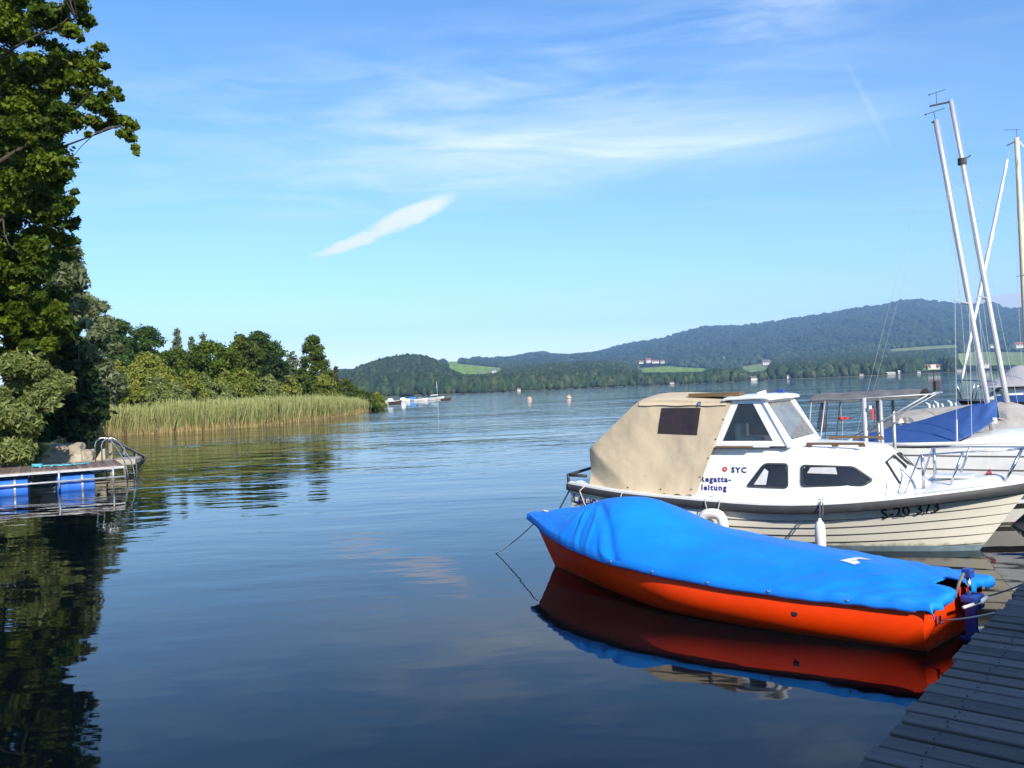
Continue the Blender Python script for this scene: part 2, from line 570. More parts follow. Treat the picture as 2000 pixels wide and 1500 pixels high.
def leaf_quads(clumps, n, size, cols, aspect=1.8, droop=0.0, shell=0.45, flat=0.75, jit=0.22, wexp=2.0):
    """clumps (k,4): centre+radius. n leaves spread over the clumps by volume share.
    cols: two leaf greens that whole sprays vary between"""
    cl = np.asarray(clumps, float)
    w = cl[:, 3] ** wexp
    idx = rng.choice(len(cl), n, p=w / w.sum())
    d = unit(rng.normal(size=(n, 3)))
    rad = shell + (1 - shell) * rng.random(n) ** 0.6
    lump = 1 + 0.28 * np.sin(d[:, 0] * 5 + idx * 1.7) * np.sin(d[:, 1] * 4 + idx) + 0.15 * rng.normal(size=n)
    p = cl[idx, :3] + d * (rad * lump * cl[idx, 3])[:, None] * np.array([1, 1, flat])
    nrm = unit(rng.normal(size=(n, 3)) + d * 0.9 + np.array([0, 0, 0.5]))
    t = unit(np.cross(nrm, rng.normal(size=(n, 3))))
    t[:, 2] -= droop
    t = unit(t)
    b = unit(np.cross(nrm, t))
    s = size * (0.4 + 1.2 * rng.random(n))[:, None]
    L, Wd = t * s * aspect * 0.5, b * s * 0.5
    V = np.stack([p - L, p + Wd - L * 0.1 + nrm * s * 0.12, p + L, p - Wd - L * 0.1 + nrm * s * 0.12], 1)
    ck = rng.random(len(cl))[idx]
    mix = np.clip(ck * 0.7 + rng.random(n) * 0.5 - 0.1, 0, 1)[:, None]
    c = np.array(cols[0]) * (1 - mix) + np.array(cols[1]) * mix
    c = c * (1 + jit * rng.normal(size=(n, 1)))
    return V, np.clip(c, 0.004, 0.6)


def limb(mb, a, b, r0, r1, bend=0.12, k=6):
    a, b = np.array(a, float), np.array(b, float)
    L = np.linalg.norm(b - a)
    off = rng.normal(size=3) * bend * L
    pts = [a + (b - a) * u + off * math.sin(math.pi * u) for u in np.linspace(0, 1, k)]
    mb.tube(pts, list(np.linspace(r0, r1, k)), 7)
    return pts



# ------------------------------------------------------------------ the lake
def build_water():
    mb = MB()
    xs = [-5200, -300, -60, -15, 0, 15, 60, 300, 5200]
    ys = [-150, -20, 0, 10, 30, 80, 200, 600, 7600]
    mb.grid([[(x, y, 0) for y in ys] for x in xs])
    m, t, b = new_mat('lake_water')
    tc = t.add('ShaderNodeTexCoord').outputs['Object']
    b.inputs['Base Color'].default_value = (0.0014, 0.0034, 0.0050, 1)
    b.inputs['Roughness'].default_value = 0.025
    b.inputs['IOR'].default_value = 1.36
    b.inputs['Specular Tint'].default_value = (0.90, 0.97, 1.0, 1)
    patch = t.remap(t.noise(t.mapping(tc, scale=(0.6, 1.6, 1), rot=(0, 0, RAD(8))), 0.035, 3, 0.55), 0.40, 0.66, 0.35, 1.3)
    sep = t.add('ShaderNodeSeparateXYZ')
    t.l.new(tc, sep.inputs[0])
    far = t.remap(sep.outputs[1], 7, 48, 0.50, 2.2, smooth=False)
    left = t.remap(sep.outputs[0], -3, 1, 1.55, 1.0)
    amp = t.math('MULTIPLY', t.math('MULTIPLY', patch, far), left)
    warp = t.add('ShaderNodeVectorMath', operation='ADD')
    wn = t.add('ShaderNodeTexNoise')
    wn.inputs['Scale'].default_value = 0.25
    t.l.new(tc, wn.inputs['Vector'])
    wsc = t.add('ShaderNodeVectorMath', operation='SCALE')
    wsc.inputs['Scale'].default_value = 0.8
    t.l.new(wn.outputs['Color'], wsc.inputs[0])
    t.l.new(tc, warp.inputs[0])
    t.l.new(wsc.outputs[0], warp.inputs[1])
    p = warp.outputs[0]
    a = t.noise(t.mapping(p, rot=(0, 0, RAD(10)), scale=(0.42, 1.0, 1)), 0.55, 2, 0.5)       # long soft swell
    c = t.noise(t.mapping(p, rot=(0, 0, RAD(-8)), scale=(0.38, 1.0, 1)), 1.7, 2, 0.5)        # ripples
    d = t.noise(t.mapping(p, rot=(0, 0, RAD(20)), scale=(0.5, 1.0, 1)), 6.0, 2, 0.5)         # wind chop
    h = t.math('ADD', t.math('MULTIPLY', a, 0.040), t.math('MULTIPLY', c, 0.018))
    h = t.math('ADD', h, t.math('MULTIPLY', d, 0.0016))
    h = t.math('MULTIPLY', h, amp)
    bp = t.add('ShaderNodeBump')
    bp.inputs['Strength'].default_value = 1.0
    bp.inputs['Distance'].default_value = 1.0
    t.put(bp.inputs['Height'], h)
    t.put(b.inputs['Normal'], bp.outputs[0])
    o = mb.build('water', m)
    tag(o, kind='structure')


build_water()


# ------------------------------------------------------------------ far shore: hills and meadows
def horizon(px):
    return 761 - 0.0428 * (px - 1000)


SHORE = [(300, 900), (900, 950), (1200, 1150), (1500, 1250), (1850, 1250), (2300, 900)]
CREST = [(300, 20), (600, 24), (660, 30), (690, 33), (720, 44), (760, 54), (800, 58), (830, 55), (850, 46), (868, 38), (890, 24), (930, 14), (1000, 22), (1050, 30), (1150, 34), (1220, 28), (1250, 10), (1300, 8),
         (1390, 5), (1450, 2), (1500, 10), (1520, 20), (1600, 25), (1700, 27), (1760, 24), (1850, 20), (1880, 3), (2000, -1), (2300, 0)]
RISE = [(300, 40), (600, 40), (850, 50), (870, 57), (900, 55), (985, 43), (1050, 42), (1240, 36), (1300, 36), (1400, 37), (1500, 38), (1600, 42), (1740, 50), (1870, 53), (1900, 36), (2000, 34), (2300, 32)]
SKYLINE = [(300, 735), (600, 722), (870, 709), (910, 707), (950, 701), (1000, 697), (1030, 690), (1060, 687), (1090, 692), (1110, 692), (1135, 689), (1160, 688), (1190, 681), (1230, 670), (1290, 662), (1330, 650),
           (1380, 636), (1450, 635), (1500, 629), (1560, 620), (1620, 611), (1700, 597), (1735, 594), (1760, 586), (1800, 583), (1830, 586), (1860, 591), (1885, 594), (1910, 593), (1930, 591), (1947, 590), (1965, 600), (2000, 601), (2100, 596), (2300, 610)]
MEADOWS = [
    [(866, 707), (985, 719), (984, 725), (940, 731), (905, 731), (885, 722)],
    [(1252, 719), (1310, 715), (1330, 717), (1388, 720), (1372, 726), (1325, 727), (1252, 728)],
    [(1448, 716), (1500, 708), (1507, 714), (1498, 724), (1465, 727), (1450, 722)],
    [(1866, 692), (1900, 687), (2080, 688), (2080, 712), (1875, 714)],
    [(1738, 682), (1800, 677), (1872, 673), (1872, 679), (1800, 683), (1740, 687)],
    [(1396, 699), (1420, 696), (1440, 699), (1420, 703)],
    [(1098, 709), (1122, 705), (1130, 707), (1118, 711)],
    [(1485, 694), (1500, 691), (1503, 695), (1490, 698)],
    [(1800, 712), (1845, 710), (1850, 722), (1800, 724)],
]


def inside(poly, x, y):
    x, y = np.asarray(x, float), np.asarray(y, float)
    r = np.zeros(x.shape, bool)
    n = len(poly)
    for i in range(n):
        (x1, y1), (x2, y2) = poly[i], poly[(i + 1) % n]
        c = ((y1 > y) != (y2 > y)) & (x < (x2 - x1) * (y - y1) / (y2 - y1 + 1e-9) + x1)
        r ^= c
    return r


def in_meadow(px, py):
    r = np.zeros(np.shape(px), bool)
    for p in MEADOWS:
        r |= inside(p, px, py)
    return r


def ground_e(px, Y):
    """ground elevation, in photo pixels over the horizon, at column px and distance Y"""
    px, Y = np.broadcast_arrays(np.asarray(px, float), np.asarray(Y, float))
    S = interp(px, SHORE)
    e1 = interp(px, CREST)
    e2 = np.maximum(interp(px, RISE), e1 * 0.9)
    eM = horizon(px) - interp(px, SKYLINE)
    e0 = -EYE * F_PX / S + 0.6
    Yc = np.where(px < 900, 1500, 1.75 * S)
    Yr = np.full_like(Yc, 3000.0)
    out = np.where(Y < S, -EYE * F_PX / np.maximum(Y, 1) - 4, 0.0)
    k = (Y >= S) & (Y < Yc)
    u = np.clip((Y - S) / (Yc - S), 0, 1)
    out = np.where(k, e0 + (e1 - e0) * u ** 0.9, out)
    k = (Y >= Yc) & (Y < Yr)
    u = np.clip((Y - Yc) / (Yr - Yc), 0, 1)
    out = np.where(k, e1 + (e2 - e1) * u, out)
    k = (Y >= Yr) & (Y < 5400)
    u = np.clip((Y - Yr) / (5400 - Yr), 0, 1)
    out = np.where(k, e2 + (eM - 4 - e2) * (0.75 * u + 0.25 * np.sin(u * math.pi / 2)), out)
    k = Y >= 5400
    u = np.clip((Y - 5400) / 1200, 0, 1)
    out = np.where(k, (eM - 4) * (1 - 0.6 * u), out)
    return out


def ground_pt(px, Y):
    e = ground_e(px, Y)
    return np.stack([(np.asarray(px) - 1000) / 1665 * Y, Y * np.ones_like(px), EYE + e / F_PX * Y], -1)


def build_hills():
    pxs = np.linspace(480, 2280, 540)
    Ys = np.concatenate([np.linspace(880, 1300, 36), np.linspace(1320, 3000, 90), np.linspace(3040, 5400, 60), np.linspace(5500, 6600, 8)])
    P, Q = np.meshgrid(pxs, Ys, indexing='ij')
    pts = ground_pt(P, Q)
    n2 = np.sin(P * 0.05 + Q * 0.002) * np.sin(Q * 0.006 + P * 0.013)
    pts[..., 2] += n2 * np.clip((Q - 3200) / 600, 0, 1) * np.clip((5400 - Q) / 900, 0, 1) * 16
    pts[..., 2] = np.where(Q < interp(P, SHORE) - 6, -3.0, pts[..., 2])
    me = bpy.data.meshes.new('hills')
    a, b = P.shape
    idx = np.arange(a * b).reshape(a, b)
    q = np.stack([idx[:-1, :-1], idx[1:, :-1], idx[1:, 1:], idx[:-1, 1:]], -1).reshape(-1, 4)
    me.from_pydata(pts.reshape(-1, 3), [], q)
    e = ground_e(P, Q)
    mead = in_meadow(P, horizon(P) - e) & (Q > 1000)
    shore = (Q < interp(P, SHORE) + 14)
    stripe = 0.5 + 0.5 * np.sin(P * 0.31 + Q * 0.004)
    c = np.zeros((a, b, 4), np.float32)
    c[..., 3] = 1
    c[..., :3] = (0.020, 0.034, 0.017)
    c[mead, :3] = (0.23, 0.34, 0.025)
    pale = mead & (Q > 2300) & (P > 1390)
    c[pale, :3] = (0.26, 0.31, 0.10)
    c[..., :3] *= (0.9 + 0.2 * stripe)[..., None]
    c[shore, :3] = (0.16, 0.15, 0.11)
    at_ = me.color_attributes.new('cover', 'FLOAT_COLOR', 'POINT')
    at_.data.foreach_set('color', c.reshape(-1))
    m, t, bs = new_mat('hill_ground')
    v = t.add('ShaderNodeAttribute', attribute_name='cover').outputs['Color']
    tc = t.add('ShaderNodeTexCoord').outputs['Object']
    n = t.noise(tc, 0.02, 5, 0.65)
    t.put(bs.inputs['Base Color'], t.mix(1.0, v, t.ramp(n, (0.3, 0.65), (0.7, 1.0)), 'MULTIPLY'))
    bs.inputs['Roughness'].default_value = 0.95
    bs.inputs['Specular IOR Level'].default_value = 0.1
    me.materials.append(m)
    me.polygons.foreach_set('use_smooth', [True] * len(me.polygons))
    o = bpy.data.objects.new('hills', me)
    COL.objects.link(o)
    tag(o, kind='structure')


def ico(sub):
    import bmesh
    bm = bmesh.new()
    bmesh.ops.create_icosphere(bm, subdivisions=sub, radius=1)
    v = np.array([q.co[:] for q in bm.verts])
    f = np.array([[w.index for w in q.verts] for q in bm.faces])
    bm.free()
    return v, f


def forest_mesh(name, base, hgt, wid, cols, sub, rough):
    """every tree a lumpy crown of its own, all merged: a wood nobody could count"""
    v0, f0 = ico(sub)
    n = len(base)
    k = 7
    protos = []
    for _ in range(k):
        d = 1 + rough * rng.normal(size=(len(v0), 1))
        taper = rng.random() * 0.45
        q = v0 * d
        q[:, :2] *= (1 - taper * (q[:, 2:3] * 0.5 + 0.2))
        protos.append(q)
    protos = np.array(protos)
    which = rng.integers(0, k, n)
    V = protos[which].copy()
    ang = rng.random(n) * 6.283
    c, s = np.cos(ang)[:, None], np.sin(ang)[:, None]
    X = V[..., 0] * c - V[..., 1] * s
    Yy = V[..., 0] * s + V[..., 1] * c
    V = np.stack([X * wid[:, None] * 0.5, Yy * wid[:, None] * 0.5, (V[..., 2] * 0.5 + 0.5) * hgt[:, None]], -1) + base[:, None, :]
    nv = len(v0)
    F = (f0[None] + (np.arange(n) * nv)[:, None, None]).reshape(-1)
    me = bpy.data.meshes.new(name)
    me.vertices.add(n * nv)
    me.vertices.foreach_set('co', V.reshape(-1).astype(np.float32))
    me.loops.add(len(F))
    me.loops.foreach_set('vertex_index', F.astype(np.int32))
    nf = len(F) // 3
    me.polygons.add(nf)
    me.polygons.foreach_set('loop_start', np.arange(0, 3 * nf, 3, dtype=np.int32))
    me.update(calc_edges=True)
    col = np.ones((n, nv, 4), np.float32)
    col[..., :3] = (cols[:, None, :] * (1 + 0.22 * rng.normal(size=(n, nv, 1)))).clip(0.004, 0.5)
    a = me.color_attributes.new('leaf_col', 'FLOAT_COLOR', 'POINT')
    a.data.foreach_set('color', col.reshape(-1))
    me.materials.append(M['forest'])
    o = bpy.data.objects.new(name, me)
    COL.objects.link(o)
    return o


HUTS = [(1471, 12, 1255), (1540, 7, 1265), (1681, 8, 1262), (1738, 13, 1262), (1758, 7, 1262), (1793, 7, 1262), (1822, 14, 1480), (1800, 5, 1470), (1925, 6, 1450), (1312, 7, 1200), (1425, 6, 1260), (1872, 9, 1255), (1013, 5, 1030),
        (1268, 8, 2900), (1281, 10, 2900), (1296, 6, 2900), (1254, 6, 2900), (966, 7, 2300), (941, 7, 2200), (1992, 12, 2500), (1938, 6, 2600), (1497, 9, 2350)]


def build_forests():
    n = 26000
    px = rng.uniform(560, 2150, n)
    S = interp(px, SHORE)
    top = np.where(px < 900, 1600, 1.9 * S)
    Y = S + 12 + (top - S) * rng.random(n) ** 1.15
    n2 = 7000                                   # hedges and woods up on the middle ground
    px2 = rng.uniform(850, 2150, n2)
    Y2 = rng.uniform(2000, 3100, n2)
    n3 = 700                                    # close belt on the water's edge
    px3 = rng.uniform(560, 2150, n3)
    Y3 = interp(px3, SHORE) + rng.uniform(4, 14, n3)
    px, Y = np.concatenate([px, px2, px3]), np.concatenate([Y, Y2, Y3])
    base = ground_pt(px, Y)
    e = ground_e(px, Y)
    h = rng.uniform(11, 20, len(px))
    near_hut = np.zeros(len(px), bool)
    for a_, b_, y_ in HUTS:
        near_hut |= (np.abs(px - a_) < b_) & (Y < y_ + 25) & (Y > y_ - 330)
    h[-n3:] = rng.uniform(5, 13, n3)
    pyb = horizon(px) - e
    pyt = pyb - h / Y * F_PX
    ok = np.ones(len(px), bool)
    for u in (0, 0.35, 0.7, 1.0):
        ok &= ~in_meadow(px, pyb + (pyt - pyb) * u)
    ok &= ~((px > 1235) & (px < 1400) & (Y > 2000) & (pyb < 716) & (pyb > 700) & (rng.random(len(px)) < 0.5))
    ok &= ~near_hut
    px, Y, base, h = px[ok], Y[ok], base[ok], h[ok]
    base[:, 2] -= 1.0
    wdt = h * rng.uniform(0.55, 0.85, len(h)) * np.where(Y > 2000, 1.3, 1)
    kind = rng.random((len(h), 1))
    cols = np.where(kind < 0.5, np.array([[0.022, 0.042, 0.018]]), np.where(kind < 0.85, np.array([[0.038, 0.060, 0.020]]), np.array([[0.062, 0.080, 0.026]])))
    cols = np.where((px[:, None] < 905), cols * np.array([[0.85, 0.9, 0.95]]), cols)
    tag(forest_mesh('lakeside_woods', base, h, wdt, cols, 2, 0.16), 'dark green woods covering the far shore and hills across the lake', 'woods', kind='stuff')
    n = 17000
    px = rng.uniform(840, 2250, n)
    Y = 3100 + 2380 * rng.random(n) ** 0.9
    base = ground_pt(px, Y)
    n2 = np.sin(px * 0.05 + Y * 0.002) * np.sin(Y * 0.006 + px * 0.013)
    base[:, 2] += n2 * np.clip((Y - 3200) / 600, 0, 1) * np.clip((5400 - Y) / 900, 0, 1) * 16 - 3
    h = rng.uniform(13, 24, n)
    pyb = horizon(px) - ground_e(px, Y)
    ok = ~(in_meadow(px, pyb) | in_meadow(px, pyb - h / Y * F_PX))
    kind = rng.random((n, 1))
    cols = np.where(kind < 0.6, np.array([[0.018, 0.034, 0.018]]), np.array([[0.030, 0.048, 0.020]]))
    tag(forest_mesh('mountain_woods', base[ok], h[ok], (h * rng.uniform(1.0, 1.7, n))[ok], cols[ok], 1, 0.2), 'blue green forest on the slopes of the long mountain ridge', 'woods', kind='stuff')


build_hills()
build_forests()


def build_haze():
    mb = MB()
    mb.box((0, 3700, 297), (10800, 8100, 604))
    m = bpy.data.materials.new('haze_air')
    m.use_nodes = True
    t = NT(m.node_tree)
    t.n.clear()
    out = t.add('ShaderNodeOutputMaterial')
    v = t.add('ShaderNodeVolumePrincipled')
    v.inputs['Color'].default_value = (0.36, 0.63, 1.0, 1)
    v.inputs['Density'].default_value = 0.000112
    t.l.new(v.outputs[0], out.inputs['Volume'])
    o = mb.build('haze', m)
    tag(o, kind='stuff')


build_haze()

# ------------------------------------------------------------------ near shore
BANK = [(-60, -4), (-20, -7), (0, -17), (10, -19), (20, -17.5), (27, -15.0), (31, -15.4), (34, -16.5), (38, -20), (46, -25), (55, -30.5), (62, -33), (70, -28), (84, -24.5), (100, -24.5), (122, -25.5), (132, -27), (150, -40), (190, -75)]


def bank_x(y):
    return interp(y, BANK)


def build_shore():
    ys = np.concatenate([np.linspace(-60, 60, 70), np.linspace(62, 190, 64)])
    ds = np.concatenate([[-1.2, -0.4, 0, 0.3, 0.8, 1.5], np.linspace(3, 70, 24)])
    P = []
    for y in ys:
        row = []
        bx = bank_x(y)
        for d in ds:
            z = -0.35 + 0.30 * (d + 1.2) if d < 1.5 else 0.46 + 0.035 * (d - 1.5)
            z += 0.10 * math.sin(y * 0.9 + d) * math.sin(d * 0.8)
            row.append((bx - d + 0.25 * math.sin(y * 1.3), y, z))
        P.append(row)
    mb = MB()
    mb.grid(P)
    tag(mb.build('shore', M['soil'], smooth=True), kind='structure')
    mb = MB()      # the landing behind the camera from which the jetty runs out
    mb.grid([[(x, y, -0.5 + 0.10 * min(-6 - y, 14) + 0.1 * math.sin(x)) for y in np.linspace(-2, -60, 12)] for x in np.linspace(-4, 40, 12)])
    tag(mb.build('landing_ground', M['soil'], smooth=True), kind='structure')


build_shore()


# ------------------------------------------------------------------ trees and shrubs
GREENS = {
    'oak': ((0.030, 0.064, 0.004), (0.128, 0.172, 0.008)),
    'mid': ((0.044, 0.084, 0.011), (0.115, 0.150, 0.017)),
    'dark': ((0.016, 0.036, 0.012), (0.036, 0.064, 0.014)),
    'willow': ((0.125, 0.170, 0.040), (0.240, 0.265, 0.090)),
    'olive': ((0.140, 0.180, 0.024), (0.260, 0.275, 0.050)),
    'grey': ((0.110, 0.145, 0.065), (0.195, 0.225, 0.115)),
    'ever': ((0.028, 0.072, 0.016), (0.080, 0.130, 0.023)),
    'rust': ((0.085, 0.085, 0.030), (0.150, 0.125, 0.045)),
}


def grow(name, label, cat, base, H, Wd, green, n_leaf, size, n_cl=34, form='round', aspect=1.7, droop=0.0, trunk=True, group=None, low=0.25, flat=0.75, shell=0.4, mat='leaf', clumps=None, depth=None):
    """a tree or shrub on its own base: Empty > trunk (with limbs), crown (leaf sized faces)"""
    root = thing(name, label, cat, tuple(base), 0, group)
    cl = []
    if clumps is None:
        tries = 0
        while len(cl) < n_cl and tries < 4000:
            tries += 1
            h = low + (1 - low) * ((len(cl) + rng.random()) / n_cl)
            u = (h - low) / (1 - low)
            if form == 'round':
                prof = math.sqrt(max(0.03, 1 - u ** 2.6)) * min(1, 0.55 + 1.1 * u)
            elif form == 'cone':
                prof = 0.10 + 0.90 * (1 - u) ** 0.85
            elif form == 'tall':
                prof = (0.45 + 0.55 * math.sin(math.pi * min(1, 0.12 + u * 0.95))) * (1 - 0.55 * u ** 3)
            elif form == 'dome':
                prof = math.sqrt(max(0.02, 1 - u * u))
            else:
                prof = 0.8
            a = rng.uniform(0, 6.283)
            r = rng.random() ** 0.55 * prof
            rr = rng.uniform(*((0.075, 0.15) if Wd > 0.4 * H else (0.13, 0.24))) * max(Wd, 0.25 * H) * (0.75 if u > 0.85 else 1)
            cl.append((r * math.cos(a) * (Wd / 2 - rr * 0.6), r * math.sin(a) * (Wd / 2 - rr * 0.6) * (depth or 1), h * H - rr * flat * 0.8, rr))
    else:
        cl = clumps
    cl = np.array(cl)
    if trunk:
        mb = MB()
        th = H * 0.75
        r0 = max(0.06, 0.018 * H + 0.02)
        lean = rng.normal(size=2) * 0.02 * H
        tp = [(lean[0] * u, lean[1] * u, -0.4 + (th + 0.4) * u) for u in np.linspace(0, 1, 7)]
        mb.tube(tp, [r0 * (1.25 - 1.05 * u) for u in np.linspace(0, 1, 7)], 8)
        for c in cl[rng.permutation(len(cl))[: min(14, len(cl))]]:
            hz = np.clip(c[2] - rng.uniform(0.05, 0.2) * H, low * H * 0.6, th)
            limb(mb, (lean[0] * hz / th, lean[1] * hz / th, hz), c[:3], r0 * 0.34, r0 * 0.08)
        mb.build('trunk' if cat == 'tree' else 'stems', M['bark'], root, smooth=True)
    V, c = leaf_quads(cl, n_leaf, size, GREENS[green], aspect, droop, shell, flat)
    quads('crown' if cat == 'tree' else 'foliage', V, c, M[mat], root)
    return root


def place(px, py_top, Y, w_px, z0=0.5):
    """base point, height and width of a plant whose top and width are measured in photo pixels at distance Y"""
    top = at(px, py_top, Y)
    return (top[0], Y, z0), top[2] - z0, w_px / F_PX * Y


# -- the big oak on the left edge: clumps follow the boughs
def build_oak():
    base = np.array([-17.5, 26.0, 0.7])
    root = thing('oak_tree', 'big leafy oak towering at the left edge with a bough reaching over the lake', 'tree', tuple(base))
    cl = []

    def c(px, py, r, Y=None):
        Y = Y if Y else (rng.uniform(22.5, 27.5) if py < 430 else rng.uniform(26.5, 30))
        p = at(px, py, Y) - base
        cl.append((*p, r / F_PX * Y))

    edge = [(150, 8, 26), (168, 40, 18), (140, 62, 24), (110, 30, 34), (196, 92, 13), (182, 108, 16), (150, 118, 24), (176, 132, 22), (205, 128, 9), (118, 120, 30), (160, 156, 28), (198, 160, 18), (225, 178, 12), (232, 190, 9),
            (205, 190, 16), (190, 206, 20), (160, 190, 26), (212, 220, 16), (224, 238, 14), (236, 234, 15), (248, 238, 14), (260, 246, 11), (246, 258, 13), (236, 262, 9), (256, 272, 10), (264, 288, 8), (266, 299, 5), (204, 244, 9), (180, 236, 16), (192, 250, 9), (172, 262, 6), (150, 232, 18), (120, 215, 26),
            (118, 250, 16), (96, 265, 22), (108, 300, 20), (134, 316, 18), (128, 338, 18), (112, 350, 22), (146, 374, 9), (136, 392, 16), (120, 410, 22), (150, 430, 9), (138, 440, 16), (120, 470, 26), (146, 470, 10), (130, 500, 18),
            (96, 500, 24), (72, 530, 24), (60, 565, 22), (90, 455, 28), (60, 600, 26), (100, 610, 26), (120, 640, 20), (84, 640, 26), (110, 600, 18), (130, 625, 12)]
    for e in edge:
        c(*e)
    for _ in range(95):
        y = rng.uniform(-10, 560)
        lim = 95 if not (60 < y < 250) else 150
        c(rng.uniform(-60, lim), y, rng.uniform(18, 34), rng.uniform(23, 30))
    for _ in range(110):
        c(rng.uniform(-80, 105), rng.uniform(190, 640), rng.uniform(22, 40), rng.uniform(26.5, 32))
    for _ in range(90):
        c(rng.uniform(-420, -40), rng.uniform(-160, 540), rng.uniform(34, 60), rng.uniform(22, 31))
    for _ in range(95):
        c(rng.uniform(-330, 130), rng.uniform(-330, 0), rng.uniform(26, 50), rng.uniform(22.5, 30))
    cl = np.array(cl)
    # small openings: drop clumps near the sky holes of the photo
    keep = np.ones(len(cl), bool)
    mb = MB()
    tp = [(0.2 * math.sin(u * 4), 0.1 * u, -0.5 + 13.5 * u) for u in np.linspace(0, 1, 10)]
    mb.tube(tp, [0.62 - 0.5 * u for u in np.linspace(0, 1, 10)], 10)
    main = []
    for px, py, Y, z in [(232, 246, 24, 8.2), (190, 160, 25, 8), (150, 40, 25, 9.5), (105, 330, 25, 6.2), (100, 470, 28, 4.5), (60, 600, 28.5, 3), (-150, 100, 27, 7), (-260, 300, 26, 5), (-100, -150, 27, 10)]:
        pts = limb(mb, (0, 0, z), at(px, py, Y) - base, 0.10, 0.012, 0.12, 9)
        main += [np.array(q) for q in pts]
    main = np.array(main)
    for q in cl[::6]:
        j = np.argmin(np.linalg.norm(main - q[:3], axis=1))
        limb(mb, main[j], q[:3], 0.022, 0.006, 0.1, 5)
    mb.build('trunk', M['bark'], root, smooth=True)
    V, col = leaf_quads(cl, 430000, 0.088, GREENS['oak'], 1.5, 0.05, 0.1, 0.62, wexp=1.45)
    quads('crown', V, col, M['leaf'], root)


build_oak()


def build_near_bushes():
    # pale bush in the sun on the bank by the pontoon
    cl = []
    base = np.array([-15.5, 25.6, 0.5])
    for _ in range(70):
        u = rng.random()
        px, py = rng.uniform(-90, 130), rng.uniform(700, 890)
        lim = 135 - 30 * abs(py - 760) / 100 if py < 860 else 90
        lo = 700 + max(0, (30 - px)) * 0.25 + (max(0, px - 110) * 1.2)
        if px > lim or py < lo:
            continue
        Y = rng.uniform(24.0, 26.4)
        if px > 95 and py > 800:
            continue
        p = at(px, py, Y) - base
        cl.append((*p, rng.uniform(14, 27) / F_PX * Y))
    grow('bush', 'pale grey green bush in the sun behind the blue barrel pontoon', 'bush', base, 3.4, 4, 'willow', 48000, 0.06, clumps=cl, aspect=2.9, droop=0.25, shell=0.2, flat=0.9)
    # dark overhanging tree in the oak's shade
    base = np.array([-18.6, 37.0, 0.5])
    cl = []
    for _ in range(300):
        px, py = rng.uniform(20, 222), rng.uniform(600, 850)
        lim = interp(py, [(600, 120), (660, 165), (700, 172), (740, 200), (770, 218), (800, 212), (830, 200), (855, 190)])
        Y = rng.uniform(34.5, 40)
        r = rng.uniform(12, 26)
        if px + r * 0.8 > lim:
            continue
        p = at(px, py, Y) - base
        if p[2] < 0.1:
            continue
        cl.append((*p, r / F_PX * Y))
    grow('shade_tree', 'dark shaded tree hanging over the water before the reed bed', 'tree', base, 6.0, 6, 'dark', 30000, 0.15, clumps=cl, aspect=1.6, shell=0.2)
    # grey willow glimpsed behind the oak
    b, H, W = place(128, 470, 52, 110)
    grow('willow_tree', 'tall grey green willow showing just behind the big oak', 'tree', b, H, W, 'grey', 16000, 0.16, 46, 'tall', 3.2, 0.5, low=0.3)
    b, H, W = place(178, 580, 66, 135)
    grow('willow_tree', 'rounded olive grey willow to the right of the taller willow', 'tree', b, H, W, 'grey', 15000, 0.17, 40, 'round', 3.0, 0.4, low=0.1)
    base = np.array([-15.9, 27.6, 0.5])
    cl = []
    for _ in range(150):
        px, py = rng.uniform(-60, 175), rng.uniform(565, 720)
        lim = interp(py, [(565, 70), (590, 110), (620, 135), (660, 140), (700, 120), (720, 90)])
        r = rng.uniform(9, 20)
        if px + r * .7 > lim:
            continue
        Y = rng.uniform(25.6, 28.5)
        cl.append((*(at(px, py, Y) - base), r / F_PX * Y))
    grow('bushy_tree', 'yellow green leafy tree under the boughs of the big oak', 'tree', base, 4.4, 4, 'oak', 30000, 0.085, clumps=cl, aspect=1.7, shell=0.15)


build_near_bushes()

TREES = [  # px, top, distance, width px, green, form, leaves, label, name
    (232, 622, 92, 80, 'ever', 'round', 'dark green rounded tree next to the olive grey willow', 'broadleaf_tree'),
    (285, 636, 98, 96, 'ever', 'round', 'dark tree with a flat broad top left of the slim pale tree', 'broadleaf_tree'),
    (345, 638, 118, 40, 'grey', 'cone', 'slim pale tree with a pointed top in the middle of the wood', 'slender_tree'),
    (374, 656, 118, 24, 'grey', 'cone', 'smaller slim pale tree just right of the first pointed one', 'slender_tree'),
    (396, 651, 116, 30, 'grey', 'cone', 'slim pale tree poking up behind the wide yellow green crowns', 'slender_tree'),
    (345, 680, 96, 92, 'mid', 'round', 'wide dark green tree standing before the slim pointed trees', 'broadleaf_tree'),
    (412, 664, 98, 96, 'oak', 'round', 'wide yellow green tree left of the tallest dark crown', 'broadleaf_tree'),
    (472, 652, 104, 70, 'mid', 'round', 'dark tree forming the left half of the highest clump', 'broadleaf_tree'),
    (510, 645, 108, 72, 'ever', 'round', 'highest dark tree of the clump before the sky gap', 'broadleaf_tree'),
    (532, 685, 104, 50, 'dark', 'round', 'low dark tree at the right end of the clump', 'broadleaf_tree'),
    (570, 686, 120, 30, 'grey', 'loose', 'thin see-through sapling left of the lone tall tree', 'slender_tree'),
    (610, 653, 118, 82, 'mid', 'tall', 'lone tall open tree near the end of the spit', 'broadleaf_tree'),
    (655, 714, 124, 36, 'rust', 'cone', 'small brownish conical tree right of the lone tall tree', 'small_tree'),
    (283, 688, 84, 76, 'olive', 'dome', 'yellow green round tree below the dark flat topped tree', 'small_tree'),
    (180, 690, 66, 64, 'grey', 'round', 'grey green small tree beside the dark shaded tree', 'small_tree'),
]
